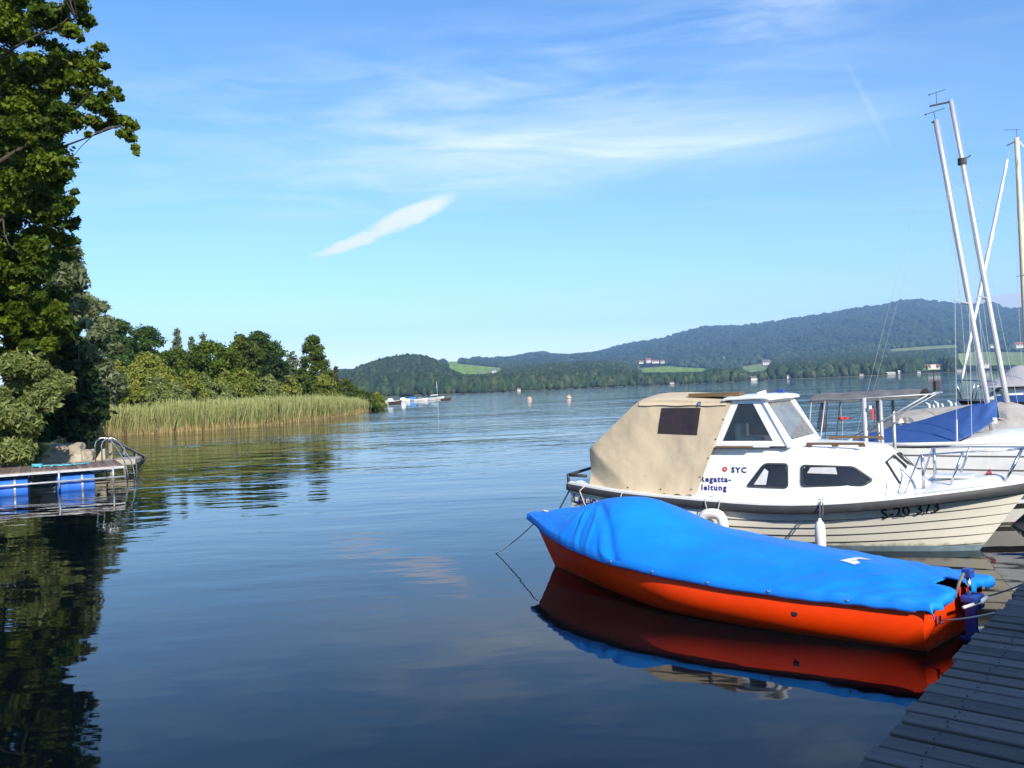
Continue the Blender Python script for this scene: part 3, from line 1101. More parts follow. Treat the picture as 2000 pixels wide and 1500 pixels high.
for px, top, Y, w, g, form, lab, nm in TREES:
    slim = w < 45
    b, H, W = place(px, top, Y, w * (1.0 if slim or form == 'tall' else 1.5))
    grow(nm, lab, 'tree', b, H, W, g, 6000 if slim else (15000 if form == 'tall' else 26000), 0.175 if not slim else 0.15, 60 if slim else (95 if form == 'tall' else 130), form, 1.6, 0.1, group='trees on the wooded spit', low=0.26 if form in ('tall', 'loose') else 0.10, shell=0.15, mat='leaf_far')

SHRUBS = [  # px, top, distance, width px, green, label
    (228, 716, 70, 60, 'olive', 'yellow green shrub right beside the dark shaded tree'),
    (268, 724, 76, 84, 'olive', 'wide olive shrub below the round yellow green tree'),
    (300, 748, 72, 80, 'willow', 'low pale shrub behind the shadowed end of the reeds'),
    (326, 730, 82, 66, 'olive', 'domed olive shrub under the wide dark green tree'),
    (366, 736, 84, 74, 'olive', 'second domed olive shrub in the hedge row below the wide trees'),
    (250, 752, 68, 70, 'olive', 'low scrubby bush at the left end of the reeds'),
    (404, 742, 88, 66, 'willow', 'paler shrub below the wide yellow green tree'),
    (438, 736, 92, 54, 'olive', 'yellow green shrub under the highest clump of trees'),
    (474, 734, 96, 70, 'olive', 'broad dark rimmed shrub below the highest tree'),
    (520, 744, 98, 66, 'willow', 'rounded pale shrub right of the broad shrub'),
    (560, 746, 104, 62, 'olive', 'low rounded shrub below the thin sapling'),
    (594, 742, 110, 44, 'mid', 'small darker shrub at the foot of the lone tall tree'),
    (632, 744, 112, 62, 'olive', 'round olive shrub right of the lone tall tree'),
    (674, 752, 120, 50, 'mid', 'round green shrub under the small brownish tree'),
    (708, 764, 126, 50, 'mid', 'low dark shrub near the tip of the spit'),
    (736, 768, 130, 34, 'olive', 'last low shrub at the very tip of the spit'),
    (346, 758, 80, 60, 'willow', 'low pale bush directly behind the middle of the reeds'),
    (440, 760, 90, 60, 'willow', 'low pale bush behind the taller middle reeds'),
]
for px, top, Y, w, g, lab in SHRUBS:
    b, H, W = place(px, top - (13 if px < 690 else 3), Y, w * 1.3, 0.3)
    grow('willow_shrub', lab, 'shrub', b, H, W, g, 14000, 0.125, 44, 'dome', 2.2, 0.15, trunk=True, group='shrubs behind the reeds', low=0.0, flat=0.85, shell=0.3, mat='leaf_far')


def build_reeds():
    edge = [(-31.8, 61.0), (-30.0, 63.5), (-27.0, 66.0), (-23.6, 69.5), (-21.5, 76), (-20.2, 84), (-19.8, 95), (-20.2, 108), (-21.2, 122), (-22.6, 128)]
    seg = np.array(edge)
    L = np.concatenate([[0], np.cumsum(np.linalg.norm(np.diff(seg, axis=0), axis=1))])
    n = 46000
    u = rng.random(n) * L[-1]
    x = np.interp(u, L, seg[:, 0])
    y = np.interp(u, L, seg[:, 1])
    d = rng.random(n) ** 1.35 * 5.5
    x = x - d * 0.95 + rng.normal(size=n) * 0.25 + 0.3 * np.sin(u * 1.3)
    y = y + d * 0.35 + rng.normal(size=n) * 0.15
    h = (2.3 + 0.14 * np.sin(u * 0.7) + 0.12 * np.sin(u * 2.3 + d) + 0.10 * np.sin(u * 5.1 - d * 2) + 0.30 * rng.normal(size=n)) * np.interp(u, [0, 6, 30, 60, L[-1]], [0.80, 0.86, 0.86, 0.68, 0.45])
    w = 0.05 * (0.7 + 0.6 * rng.random(n))
    a = rng.uniform(0, math.pi, n)
    tx, ty = np.cos(a) * w * 0.5, np.sin(a) * w * 0.5
    lean = rng.normal(size=(n, 2)) * 0.26 + 0.16 * np.sin(u * 1.9)[:, None] + np.array([0.05, 0])
    hm = h * rng.uniform(0.18, 0.42, n)

    def pt(z, k, f):
        return np.stack([x + lean[:, 0] * f + tx * k, y + lean[:, 1] * f + ty * k, z], -1)

    lo = np.stack([pt(np.full(n, -0.1), -0.6, 0), pt(np.full(n, -0.1), 0.6, 0), pt(hm, 0.8, 0.3), pt(hm, -0.8, 0.3)], 1)
    up = np.stack([pt(hm, -1.3, 0.3), pt(hm, 1.3, 0.3), pt(h, 0.5, 1.0), pt(h, -0.5, 1.0)], 1)
    k = np.clip(rng.random((n, 1)) * 0.7 + 0.15 + 0.25 * np.sin(u * 0.9 + d)[:, None], 0, 1)
    tan = np.array([0.46, 0.35, 0.165]) * (0.7 + 0.6 * k)
    grn = (np.array([0.195, 0.235, 0.070]) * k + np.array([0.27, 0.25, 0.105]) * (1 - k)) * (0.65 + 0.7 * rng.random((n, 1)))
    tip = np.array([0.31, 0.33, 0.13]) * (0.7 + 0.6 * rng.random((n, 1)))
    mid = tan * 0.45 + grn * 0.55
    c1 = np.stack([tan, tan, mid, mid], 1)
    c2 = np.stack([grn, grn, tip, tip], 1)
    o = quads('reeds', np.concatenate([lo, up]), np.concatenate([c1, c2]), M['reed'])
    tag(o, 'green reeds with straw coloured stems standing along the water', 'reeds', kind='stuff')


build_reeds()

# ------------------------------------------------------------------ shade caster: unseen boathouse added behind the camera
def build_shade_house():
    e = np.array([0.645, 0.764, 0])
    n = np.array([0.764, -0.645, 0])
    rz = math.atan2(e[1], e[0])
    root = thing('boathouse', 'unseen wooden boathouse added behind the jetty to shade it', 'boathouse', (5.9, -7.5, 0), rz)
    mb = MB()
    R = 7.38  # ridge height sets where the shadow of this added building ends
    prof = [(-3.4, 0.2), (-3.4, 4.8), (0, R - 0.12), (3.4, 4.8), (3.4, 0.2)]
    a = [(-7.5, y, z) for y, z in prof]
    b = [(9.0, y, z) for y, z in prof]
    mb.add(a + b, [(0, 1, 2, 3, 4), (9, 8, 7, 6, 5)] + [(i, i + 5, (i + 1) % 5 + 5, (i + 1) % 5) for i in (0, 3, 4)])
    mb.build('wall', M['old_wood'], root)
    mb = MB()
    for s in (-1, 1):
        mb.plate([(-8.2, 0, R), (9.6, 0, R), (9.6, s * 4.0, 4.42), (-8.2, s * 4.0, 4.42)], 0.1 * s)
    mb.build('roof', M['roof_grey'], root)
    mb = MB()
    mb.box((-7.52, 0, 1.7), (0.06, 2.6, 2.9))
    mb.build('door', M['pier_beam'], root)


build_shade_house()


# ------------------------------------------------------------------ jetty in the foreground
def build_jetty():
    e = Vector((0.645, 0.764, 0))
    rz = math.atan2(e.y, e.x)
    root = thing('jetty', 'grey weathered plank jetty running along the lower right corner', 'jetty', (1.57, 3.96, 0), rz)
    mb = MB()
    val = []
    starts = []
    x = -13.0
    while x < 16.0:
        w = 0.141 + random.choice([0, 0, 0, 0.012, -0.01])
        over = random.uniform(-0.018, 0.022)
        z = 0.45 + random.uniform(-0.003, 0.003)
        tilt = random.uniform(-0.006, 0.006)
        x0, x1 = x, x + w
        if -3 < x < 7:
            starts.append(x)
        y0, y1 = over, -2.3
        nseg = 6
        rows = []
        for k in range(nseg + 1):
            y = y0 + (y1 - y0) * k / nseg
            cup = 0.002
            rows.append([(x0, y, z - 0.035), (x0, y, z - 0.004), (x0 + 0.005, y, z), ((x0 + x1) / 2, y, z - cup + tilt * 0.3), (x1 - 0.005, y, z + tilt), (x1, y, z - 0.004 + tilt), (x1, y, z - 0.035)])
        nv = len(mb.v)
        mb.grid(rows, close=True)
        mb.add([mb.v[nv + i] for i in range(7)] , [tuple(range(7))])
        val += [random.random()] * (len(mb.v) - nv)
        x += w + 0.026 + random.uniform(-0.004, 0.005)
    # two nails at each joist, driven into every board
    for xb in starts:
        for y in (-0.22, -1.15):
            for dx in (.035, .105):
                mb.box((xb + dx + random.uniform(-.008, .008), y + random.uniform(-.02, .02), 0.4525), (0.009, 0.009, 0.005), mi=1)
    val += [.5] * (len(mb.v) - len(val))
    o = mb.build('deck_boards', [M['pier'], M['rubber']], root)
    at_ = o.data.attributes.new('board', 'FLOAT', 'POINT')
    at_.data.foreach_set('value', val)
    for y in (-0.22, -1.15, -2.1):
        mb = MB()
        mb.box((1.5, y, 0.34), (29, 0.10, 0.14))
        mb.build('beam', M['pier_beam'], root)
    for x in (-6, -3, 0.6, 4.2, 7.8, 11.4):
        for y in (-0.36, -1.96):
            mb = MB()
            mb.tube([(x, y, -1.5), (x, y, 0.37)], 0.085, 10)
            mb.build('post', M['pier_beam'], root, smooth=True, angle=40)


build_jetty()


# ------------------------------------------------------------------ lettering
def lettering(text, size, spacing=1.0, bold=0.0, shear=0.0, res=2):
    cu = bpy.data.curves.new('lettering', 'FONT')
    cu.body = text
    cu.size = size
    cu.space_character = spacing
    cu.offset = bold
    cu.shear = shear
    cu.resolution_u = res
    o = bpy.data.objects.new('lettering', cu)
    COL.objects.link(o)
    dg = bpy.context.evaluated_depsgraph_get()
    me = bpy.data.meshes.new_from_object(o.evaluated_get(dg))
    vs = [v.co.copy() for v in me.vertices]
    fs = [tuple(p.vertices) for p in me.polygons]
    bpy.data.objects.remove(o)
    bpy.data.meshes.remove(me)
    bpy.data.curves.remove(cu)
    return vs, fs


def letter_on(name, text, size, mat, parent, tree, x0, z0, slope=0.0, side=-1, spacing=1.0, bold=0.0, lift=0.004, sx=1.0, flip=1):
    """lay lettering on a hull or cabin side: letters run along x and are pressed on to the surface"""
    vs, fs = lettering(text, size, spacing, bold)
    out = []
    for v in vs:
        x = x0 + flip * v.x * sx
        z = z0 + v.y + slope * v.x * sx
        hit = tree.ray_cast(Vector((x, side * 4, z)), Vector((0, -side, 0)))
        y = hit[0].y if hit[0] is not None else side * 0.8
        out.append((x, y + side * lift, z))
    mb = MB()
    mb.add(out, fs)
    return mb.build(name, mat, parent)


def bvh_of(o):
    return BVHTree.FromPolygons([v.co.copy() for v in o.data.vertices], [tuple(p.vertices) for p in o.data.polygons])


M['boot'] = plain('faded_boot_stripe', (0.20, 0.29, 0.34), 0.5, var=.2, dirt=((.12, .13, .10), .5))

# ------------------------------------------------------------------ white cabin cruiser
CR_ANG = RAD(-33.6)
CR_O = (1.254, 13.33)


def build_cruiser():
    root = thing('cabin_cruiser', 'white cabin cruiser with a tan canvas cockpit tent and black rubbing strake', 'motorboat', (*CR_O, 0), CR_ANG)
    L = 5.86
    bm_ = [(0, .84), (.1, .96), (.25, 1.06), (.45, 1.10), (.6, 1.06), (.72, .94), (.82, .74), (.9, .50), (.96, .24), (1, .03)]
    sh_ = [(0, .78), (.15, .70), (.35, .645), (.52, .615), (.62, .635), (.72, .685), (.86, .775), (1, .865)]
    B = lambda s: float(sinterp(s, bm_))
    G = lambda s: float(sinterp(s, sh_))
    KZ = -0.32

    def hull_pt(s, t, out=0.0):
        """t 0 at the sheer .. 1 at the keel"""
        g = G(s)
        z = g + (KZ - g) * t
        b = B(s)
        n_mid = 2.6
        full = (1 - t ** n_mid) ** (1 / 2.0)
        vee = max(0.0, 1 - t) ** 0.62 * (1 - 0.18 * math.sin(math.pi * t))
        k = min(1, max(0, (s - 0.35) / 0.6)) ** 0.9
        y = b * (full * (1 - k) + vee * k) + out
        rake = 0.62 * (max(0, s - 0.25) / 0.75) ** 2.4
        x = s * L - rake * min(1.4, (g - z) / g) - 0.05 * (1 - s) ** 8 * (-t)
        return (x, -y, z)

    ss = [0, .02, .06, .1, .15, .2, .26, .32, .38, .44, .5, .56, .62, .68, .74, .79, .84, .88, .91, .94, .96, .98, .992, 1]
    laps = [0.125, 0.23, 0.335, 0.44, 0.545, 0.65, 0.755, 0.88, 1.0]
    mb = MB()
    for side in (1, -1):
        fl = lambda p: (p[0], p[1] * side, p[2])
        t0 = 0.0
        for i, t1 in enumerate(laps):
            o1 = 0.013 if i < 7 else 0.0
            k = 4
            P = [[fl(hull_pt(s, t0 + (t1 - t0) * j / k, (0.0 + o1 * j / k) * min(1, (1 - s) * 12 + 0.15))) for j in range(k + 1)] for s in ss]
            mb.grid(P if side == 1 else P, 0)
            if i < 7:
                P = [[fl(hull_pt(s, t1, o1 * min(1, (1 - s) * 12 + 0.15))), fl(hull_pt(s, t1 + 0.003, -0.003))] for s in ss]
                mb.grid(P, 1)
                mb.grid([[fl(hull_pt(s, t1 - 0.0055, (o1 * (1 - .0055 / .125) + 0.0025) * min(1, (1 - s) * 12 + 0.15))), fl(hull_pt(s, t1 + 0.001, (o1 + 0.0015) * min(1, (1 - s) * 12 + 0.15)))] for s in ss], 1)
            t0 = t1
    # transom
    T = [hull_pt(0, t) for t in np.linspace(0, 1, 14)]
    T2 = [(p[0], -p[1], p[2]) for p in T]
    mb.add(T + T2, [(i, i + 1, 14 + i + 1, 14 + i) for i in range(13)])
    hull = mb.build('hull', [M['cream'], M['seam']], root, smooth=True, angle=30)
    hull_tree = bvh_of(hull)

    # black rubbing strake along the sheer, both sides, and white cap on it
    mb, cap = MB(), MB()
    for side in (1, -1):
        P, Q = [], []
        for s in ss:
            x, y, z = hull_pt(s, 0)
            y = y * side
            o = -side * 0.055 * min(1, (1 - s) * 20 + 0.3)
            xo = 0.05 if s == 1 else 0
            P.append([(x + xo, y, z - 0.105), (x + xo, y + o * 0.8, z - 0.10), (x + xo, y + o, z - 0.075), (x + xo, y + o, z - 0.03), (x + xo, y + o * 0.8, z - 0.008), (x + xo, y, z)])
            q = -side * 0.03
            Q.append([(x, y + q, z - 0.004), (x, y + q, z + 0.022), (x, y - q * 2, z + 0.03), (x, y - q * 3, z + 0.012)])
        mb.grid(P)
        cap.grid(Q)
    x0, y0, z0 = hull_pt(0, 0)
    mb.box((x0 - 0.025, 0, z0 - 0.055), (0.055, 1.70, 0.09))
    mb.build('rubbing_strake', M['rubber'], root, smooth=True, angle=40)
    cap.build('gunwale_cap', M['gel'], root, smooth=True, angle=40)

    # deck
    mb = MB()
    P = []
    for s in ss:
        x, y, z = hull_pt(s, 0)
        b = -y
        crown = 0.10 * min(1, max(0, (s - .7) / .12)) * min(1, b / 0.3)
        P.append([(x, b * k, z + 0.008 + crown * (1 - abs(k) ** 2.2)) for k in np.linspace(-0.98, 0.98, 13)])
    mb.grid(P)
    mb.build('deck', M['gel'], root, smooth=True, angle=50)

    # coachroof
    mb = MB()
    xs = [1.75, 2.2, 2.8, 3.4, 3.9, 4.12, 4.22, 4.36, 4.50, 4.60, 4.70, 4.76]
    wid = [.80, .80, .80, .795, .76, .71, .67, .60, .53, .47, .40, .34]
    top = [1.33, 1.33, 1.33, 1.31, 1.285, 1.265, 1.23, 1.09, .96, .90, .87, .84]

    def coach(i):
        x, w, h = xs[i], wid[i], top[i]
        zb = float(np.interp(x / L, [p[0] for p in sh_], [p[1] for p in sh_])) - 0.02
        k = min(1, (h - zb) / 0.5)
        return [(x, -w - 0.035, zb), (x, -w, zb + 0.05 * k), (x, -w * 0.93, zb + (h - zb) * 0.55), (x, -w * 0.86, h - 0.075 * k), (x, -w * 0.80, h - 0.02 * k), (x, -w * 0.70, h), (x, -w * 0.35, h + 0.028 * k), (x, 0, h + 0.036 * k)]

    P = []
    for i in range(len(xs)):
        h = coach(i)
        P.append(h + [(a, -b, c) for a, b, c in h[-2::-1]])
    mb.grid(P)
    mb.add(P[0], [tuple(range(len(P[0])))])
    mb.add(P[-1], [tuple(range(len(P[-1])))])
    cr = mb.build('coachroof', M['gel'], root, smooth=True, angle=38)
    cr_tree = bvh_of(cr)

    def on_side(pts, side, lift):
        out = []
        for x, z in pts:
            h = cr_tree.ray_cast(Vector((x, side * 3, z)), Vector((0, -side, 0)))
            out.append(Vector((x, (h[0].y if h[0] else side * .76) + side * lift, z)))
        return out

    def rounded(pts, r, n=5):
        out = []
        k = len(pts)
        for i in range(k):
            p, a, b = Vector(pts[i]), Vector(pts[i - 1]), Vector(pts[(i + 1) % k])
            da, db = (a - p), (b - p)
            rr = min(r, da.length * .45, db.length * .45)
            p0, p1 = p + da.normalized() * rr, p + db.normalized() * rr
            for j in range(n + 1):
                u = j / n
                out.append(tuple((p0 * (1 - u) + p * u) * (1 - u) + (p * (1 - u) + p1 * u) * u))
        return out

    w1 = [(2.63, .79), (3.185, .785), (3.18, 1.105), (2.87, 1.105)]
    w2 = [(3.34, .81), (4.10, .835), (4.20, .905), (3.97, 1.075), (3.34, 1.09)]
    for nm, w in (('quarter', w1), ('long', w2)):
        for side in (-1, 1):
            lp = rounded(w, 0.055)
            cx, cz = np.mean([p[0] for p in lp]), np.mean([p[1] for p in lp])
            inn = [(cx + (p[0] - cx) * 0.93, cz + (p[1] - cz) * 0.87) for p in lp]
            mb = MB()
            A_, Bq = on_side(lp, side, 0.014), on_side(inn, side, 0.016)
            A0, B0 = on_side(lp, side, -0.01), on_side(inn, side, 0.002)
            mb.grid([A0, A_, Bq, B0], close=True)
            fr = mb.build('cabin_window', M['rubber'], root, smooth=True, angle=40)
            mb = MB()
            X0, X1 = min(p[0] for p in inn) + .002, max(p[0] for p in inn) - .002
            g = []
            for x in np.linspace(X0, X1, 22):
                zs = []
                for i in range(len(inn)):
                    (xa, za), (xb, zb_) = inn[i][:2], inn[(i + 1) % len(inn)][:2]
                    if (xa - x) * (xb - x) <= 0 and abs(xb - xa) > 1e-9:
                        zs.append(za + (zb_ - za) * (x - xa) / (xb - xa))
                g.append(on_side([(x, z) for z in np.linspace(min(zs), max(zs), 6)], side, 0.006))
            mb.grid(g)
            mb.build('pane', M['dglass'], fr, smooth=True)
            if nm == 'quarter':
                cur = [(2.74, .825), (2.90, .825), (2.93, 1.00), (2.88, 1.035)]
            else:
                cur = [(3.42, .985), (3.78, .975), (3.76, 1.06), (3.46, 1.055)]
            mb = MB()
            cq = [Vector((p[0], 0, p[1])) for p in cur]
            mb.grid([on_side([((cq[0].lerp(cq[1], i).lerp(cq[3].lerp(cq[2], i), j)).x, (cq[0].lerp(cq[1], i).lerp(cq[3].lerp(cq[2], i), j)).z) for i in np.linspace(0, 1, 7)], side, 0.0085) for j in np.linspace(0, 1, 4)])
            mb.build('curtain', M['curtain'], fr)
    # two small windows in the sloping front
    for y0, y1 in ((-.52, -.10), (.13, .45)):
        q = []
        for y, x in ((y0, 4.30 if y0 < 0 else 4.32), (y1, 4.32 if y0 < 0 else 4.31), (y1, 4.47), (y0, 4.455)):
            h = cr_tree.ray_cast(Vector((x, y, 3)), Vector((0, 0, -1)))
            q.append(h[0] + (h[1] if h[1].z > 0 else -h[1]) * 0.014)
        c = sum(q, Vector()) / 4
        mb = MB()
        inner = [c + (p - c) * 0.84 for p in q]
        mb.ring(q, inner, 0.014)
        fr = mb.build('front_window', M['rubber'], root)
        mb = MB()
        mb.plate([p + Vector((0, 0, -0.004)) for p in inner], 0.004)
        mb.build('pane', M['dglass'], fr)
        mb = MB()
        d = Vector((0.004, 0, 0.006))
        mb.plate([c + (p - c) * k + d for p, k in zip(inner, (0.1, .75, .75, 0.1))], 0.002)
        mb.build('curtain', M['curtain'], fr)

    # pilothouse
    ph = MB()
    for s in (-1, 1):
        yb, yt = s * .745, s * .665
        out = [(2.20, yb, 1.325), (3.17, yb, 1.325), (2.87, yt, 1.93), (2.46, yt, 1.93)]
        inn = [(2.325, yb + (yt - yb) * .1, 1.392), (3.00, yb + (yt - yb) * .1, 1.392), (2.74, yt - (yt - yb) * .07, 1.882), (2.54, yt - (yt - yb) * .07, 1.882)]
        if s > 0:
            out, inn = out[::-1], inn[::-1]
        ph.ring(out, inn, 0.035)
        ph.box((2.55, s * .735, 1.335), (0.80, 0.06, 0.05))
    fo = [(3.24, -.735, 1.32), (3.24, .735, 1.32), (2.87, .66, 1.94), (2.87, -.66, 1.94)]
    f1 = [(3.20, -.60, 1.385), (3.20, -.05, 1.385), (2.995, -.03, 1.885), (2.995, -.56, 1.885)]
    # screen: frame with one wide opening and a slim mullion
    fi = [(3.207, -.615, 1.40), (3.207, .615, 1.40), (2.897, .545, 1.888), (2.897, -.545, 1.888)]
    ph.ring(fo, fi, 0.04)
    for s in (-1, 1):
        ph.tube([(3.20, s * .728, 1.31), (2.86, s * .655, 1.94)], .034, 8)
    ph.build('pilothouse_frame', M['gel'], root)
    mb = MB()
    mb.plate([(a - 0.015, b, c) for a, b, c in fi], 0.006)
    mb.build('windscreen', M['screen'], root)
    for s in (-1, 1):
        yb, yt = s * .725, s * .66
        mb = MB()
        lp = [(2.325, yb, 1.392), (3.00, yb, 1.392), (2.74, yt, 1.882), (2.54, yt, 1.882)]
        mb.plate(lp if s < 0 else lp[::-1], 0.006)
        mb.build('side_window', M['glass'], root)
    mb = MB()
    P = []
    for x, dz in ((2.36, -0.01), (2.40, 0.0), (2.78, 0.006), (2.92, 0.0), (2.97, -0.016)):
        P.append([(x, y, 1.935 + dz + z) for y, z in ((-.73, 0), (-.735, .018), (-.70, .038), (-.35, .055), (0, .06), (.35, .055), (.70, .038), (.735, .018), (.73, 0), (0, .005))])
    mb.grid(P, close=True)
    mb.add(P[0], [tuple(range(10))])
    mb.add(P[-1], [tuple(range(10))])
    mb.build('hardtop', M['gel'], root, smooth=True, angle=30)
    mb = MB()
    for y in (-.52, -.44, -.36):
        mb.box((2.16, y, 2.012), (0.72, 0.07, 0.048))
    mb.build('roof_battens', M['teak'], root)
    mb = MB()
    mb.box((2.86, .2, 2.01), (0.09, 0.07, 0.07))
    mb.build('roof_fitting', M['blue'], root)
    mb = MB()
    mb.tube([(2.62, -.1, 1.98), (2.64, -.1, 2.005), (2.74, -.08, 2.02)], [0.025, .018, .028], 8)
    mb.build('horn', M['white'], root)
    # wheelhouse interior seen through the glass
    mb = MB()
    mb.box((2.24, 0.05, 1.36), (0.05, 1.2, 0.30))
    mb.box((3.02, 0, 1.36), (0.3, 1.3, 0.04))
    mb.build('bulkhead', M['brown_wood'], root)
    mb = MB()
    mb.box((2.62, .665, 1.60), (.62, .02, .60)); mb.box((2.28, .63, 1.40), (.70, .02, .26))
    mb.build('brown_curtain', M['brown_wood'], root)
    mb = MB()
    mb.box((2.62, -.35, 1.38), (.36, .42, .10)); mb.box((2.47, -.35, 1.50), (.08, .40, .22))
    mb.build('helm_seat', M['curtain'], root, bevel=0.03)
    # teak grab rails on the coachroof
    for y in (-.60, .60):
        mb = MB()
        mb.box((3.74, y, 1.345), (0.70, 0.03, 0.03))
        for x in (3.42, 3.74, 4.06):
            mb.box((x, y, 1.322), (0.08, 0.028, 0.03))
        mb.build('grab_rail', M['teak'], root, bevel=0.006)
    mb = MB()
    mb.box((2.50, -.785, 1.318), (0.50, 0.03, 0.022))
    mb.build('drip_rail', M['teak'], root)

    # canvas cockpit tent
    cx = [.27, .42, .6, .8, 1.0, 1.12, 1.3, 1.6, 1.9, 2.2, 2.45]
    ch = [1.33, 1.45, 1.60, 1.77, 1.94, 2.01, 2.025, 2.02, 2.00, 1.975, 1.955]

    def canvas(i_x, v, side):
        """v 0 at the hem .. 1 at the ridge"""
        h = float(np.interp(i_x, cx, ch))
        zb = 0.675 + 0.07 * max(0, (0.9 - i_x))
        u = (i_x - .27) / (2.45 - .27)
        sh = 0.80 if v > 0.8 else v
        if v <= 0.78:
            w = v / 0.78
            z = zb + (h - 0.055 - zb) * w
            y = .90 - (.90 - .69) * w
            if u < 0.4:
                crease = 1.33 - (i_x - .27) * 0.78
                y -= 0.17 * max(0, min(1, (crease - z) / 0.40)) * (1 - u / .4) ** 0.6
            y -= 0.03 * math.sin(math.pi * w) * math.sin(math.pi * min(1, u * 1.1))
        else:
            w = (v - 0.78) / 0.22
            a = w * math.pi / 2
            z = h - 0.055 + 0.055 * math.sin(a) ** 0.5 + 0.035 * w * w
            y = .69 * (1 - w) + 0.0
        x = i_x - (1 - min(1, v / .78)) * 0.47 * max(0, (u - .55) / .45)
        zz = min(1, v / 0.78)
        wr = 0.012 * math.sin(5 * i_x + 5 * z) * math.sin(6 * z + 2 * i_x) + 0.010 * math.sin(19 * (z + 0.75 * i_x)) * max(0, 1 - abs(z + .78 * i_x - 1.62) / .35) + 0.004 * math.sin(17 * i_x + 14 * z)
        r1 = 1 - 2 * abs(mnoise.noise((i_x * 1.7 + side, z * 2.0, 1.3)))
        r2 = 1 - 2 * abs(mnoise.noise((i_x * 4 + z * 3, z * 4 - i_x, 7.7)))
        wr = wr * .7 + 0.016 * max(0, r1) ** 3 + 0.008 * max(0, r2) ** 3
        y += wr * math.sin(math.pi * min(1, v * 1.1)) * (0.7 if v < .8 else 0.2)
        if v < 0.1:
            z += 0.012 * math.sin(i_x * 17)
        return (x, side * y, z)

    vs = list(np.linspace(0, .78, 26)) + list(np.linspace(.80, 1, 8))
    xs2 = np.concatenate([np.linspace(.27, 1.12, 30), np.linspace(1.15, 2.45, 40)])
    mb = MB()
    P = []
    for x in xs2:
        l = [canvas(x, v, -1) for v in vs]
        r = [canvas(x, v, 1) for v in vs]
        P.append(l + r[-2::-1])
    mb.grid(P)
    mb.add(P[0], [(i, i + 1, len(P[0]) - 2 - i, len(P[0]) - 1 - i) for i in range(len(P[0]) // 2 - 1)])
    cv = mb.build('canvas_tent', M['canvas'], root, smooth=True, angle=50)
    cv_tree = bvh_of(cv)

    def on_canvas(pts, lift, side=-1):
        out = []
        for x, z in pts:
            h = cv_tree.ray_cast(Vector((x, side * 3, z)), Vector((0, -side, 0)))
            out.append((x, (h[0].y if h[0] else side * .7) + side * lift, z))
        return out

    for side in (-1, 1):
        c4 = [(1.40, 1.50), (1.985, 1.475), (2.035, 1.845), (1.455, 1.855)]
        g = []
        for j in np.linspace(0, 1, 9):
            g.append(on_canvas([((c4[0][0] * (1 - j) + c4[3][0] * j) * (1 - i) + (c4[1][0] * (1 - j) + c4[2][0] * j) * i, (c4[0][1] * (1 - j) + c4[3][1] * j) * (1 - i) + (c4[1][1] * (1 - j) + c4[2][1] * j) * i) for i in np.linspace(0, 1, 13)], 0.006, side))
        mb = MB()
        mb.grid(g)
        mb.build('plastic_window', M['vinyl'], cv, smooth=True)
        # top flap seam
        mb = MB()
        mb.grid([on_canvas([(x, float(np.interp(x, [1.1, 2.43], [1.90, 1.865])) + 0.006 * math.sin(x * 14)) for x in np.linspace(1.12, 2.40, 16)], 0.022, side), on_canvas([(x, float(np.interp(x, [1.1, 2.43], [1.94, 1.90]))) for x in np.linspace(1.12, 2.40, 16)], 0.004, side)])
        mb.build('roof_flap', M['canvas'], cv, smooth=True)
    for x, z in ((2.38, 1.68), (2.28, 1.42), (2.18, 1.17), (2.07, .92), (1.95, .75), (1.5, .74), (1.0, .75)):
        mb = MB()
        mb.lathe([(0, .007), (.009, .006), (.011, 0)], on_canvas([(x - 0.03, z)], 0.002)[0], 8, axis=(0, -1, 0))
        mb.build('press_stud', M['rubber'], cv)
    mb = MB()
    p = on_canvas([(2.02, 1.90)], 0.02)[0]
    mb.lathe([(0.0, 0.02), (0.025, 0.015), (0.03, 0)], p, 12, axis=(0, -1, 0.3))
    mb.build('eyelet', M['steel'], cv)

    # stern rail
    mb = MB()
    mb.tube([(-.02, -.82, .78), (-.03, -.82, .90), (-.05, 0, .93), (-.03, .82, .90), (-.02, .82, .78)], 0.024, 8)
    mb.tube([(-.03, -.80, .90), (.30, -.86, .895)], 0.024, 8)
    mb.build('stern_rail', M['rubber'], root, smooth=True)
    # pulpit and bow rails
    mb = MB()
    for s in (-1, 1):
        mb.tube([(4.52, s * .66, .72), (4.70, s * .52, 1.20), (5.15, s * .40, 1.23), (5.55, s * .25, 1.24), (5.80, s * .06, 1.25)], 0.011, 8)
        mb.tube([(4.72, s * .50, .80), (4.72, s * .50, 1.20)], 0.02, 8)
        mb.tube([(4.99, s * .44, .80), (5.15, s * .40, 1.23)], 0.014, 8)
        mb.tube([(5.56, s * .24, .87), (5.74, s * .12, 1.245)], 0.017, 8)
    mb.tube([(5.80, -.06, 1.25), (5.83, 0, 1.25), (5.80, .06, 1.25)], 0.015, 8)
    mb.build('pulpit', M['steel'], root, smooth=True)
    mb = MB()
    mb.tube([(4.38, -.62, .90), (4.40, -.68, .78), (4.52, -.66, .735)], 0.008, 6)
    mb.tube([(4.50, -.66, .735), (4.56, -.64, .74)], 0.02, 6)
    mb.build('stay_fitting', M['grey_metal'], root)
    # mooring bollard and hatch
    mb = MB()
    mb.box((5.45, 0, .915), (.22, .05, .03)); mb.tube([(5.38, 0, .88), (5.38, 0, .93)], .02, 8); mb.tube([(5.52, 0, .88), (5.52, 0, .93)], .02, 8)
    mb.build('cleat', M['rubber'], root, bevel=0.008)
    mb = MB()
    mb.box((5.0, 0, .905), (.42, .42, .03))
    mb.build('hatch', M['gel'], root, bevel=0.012)
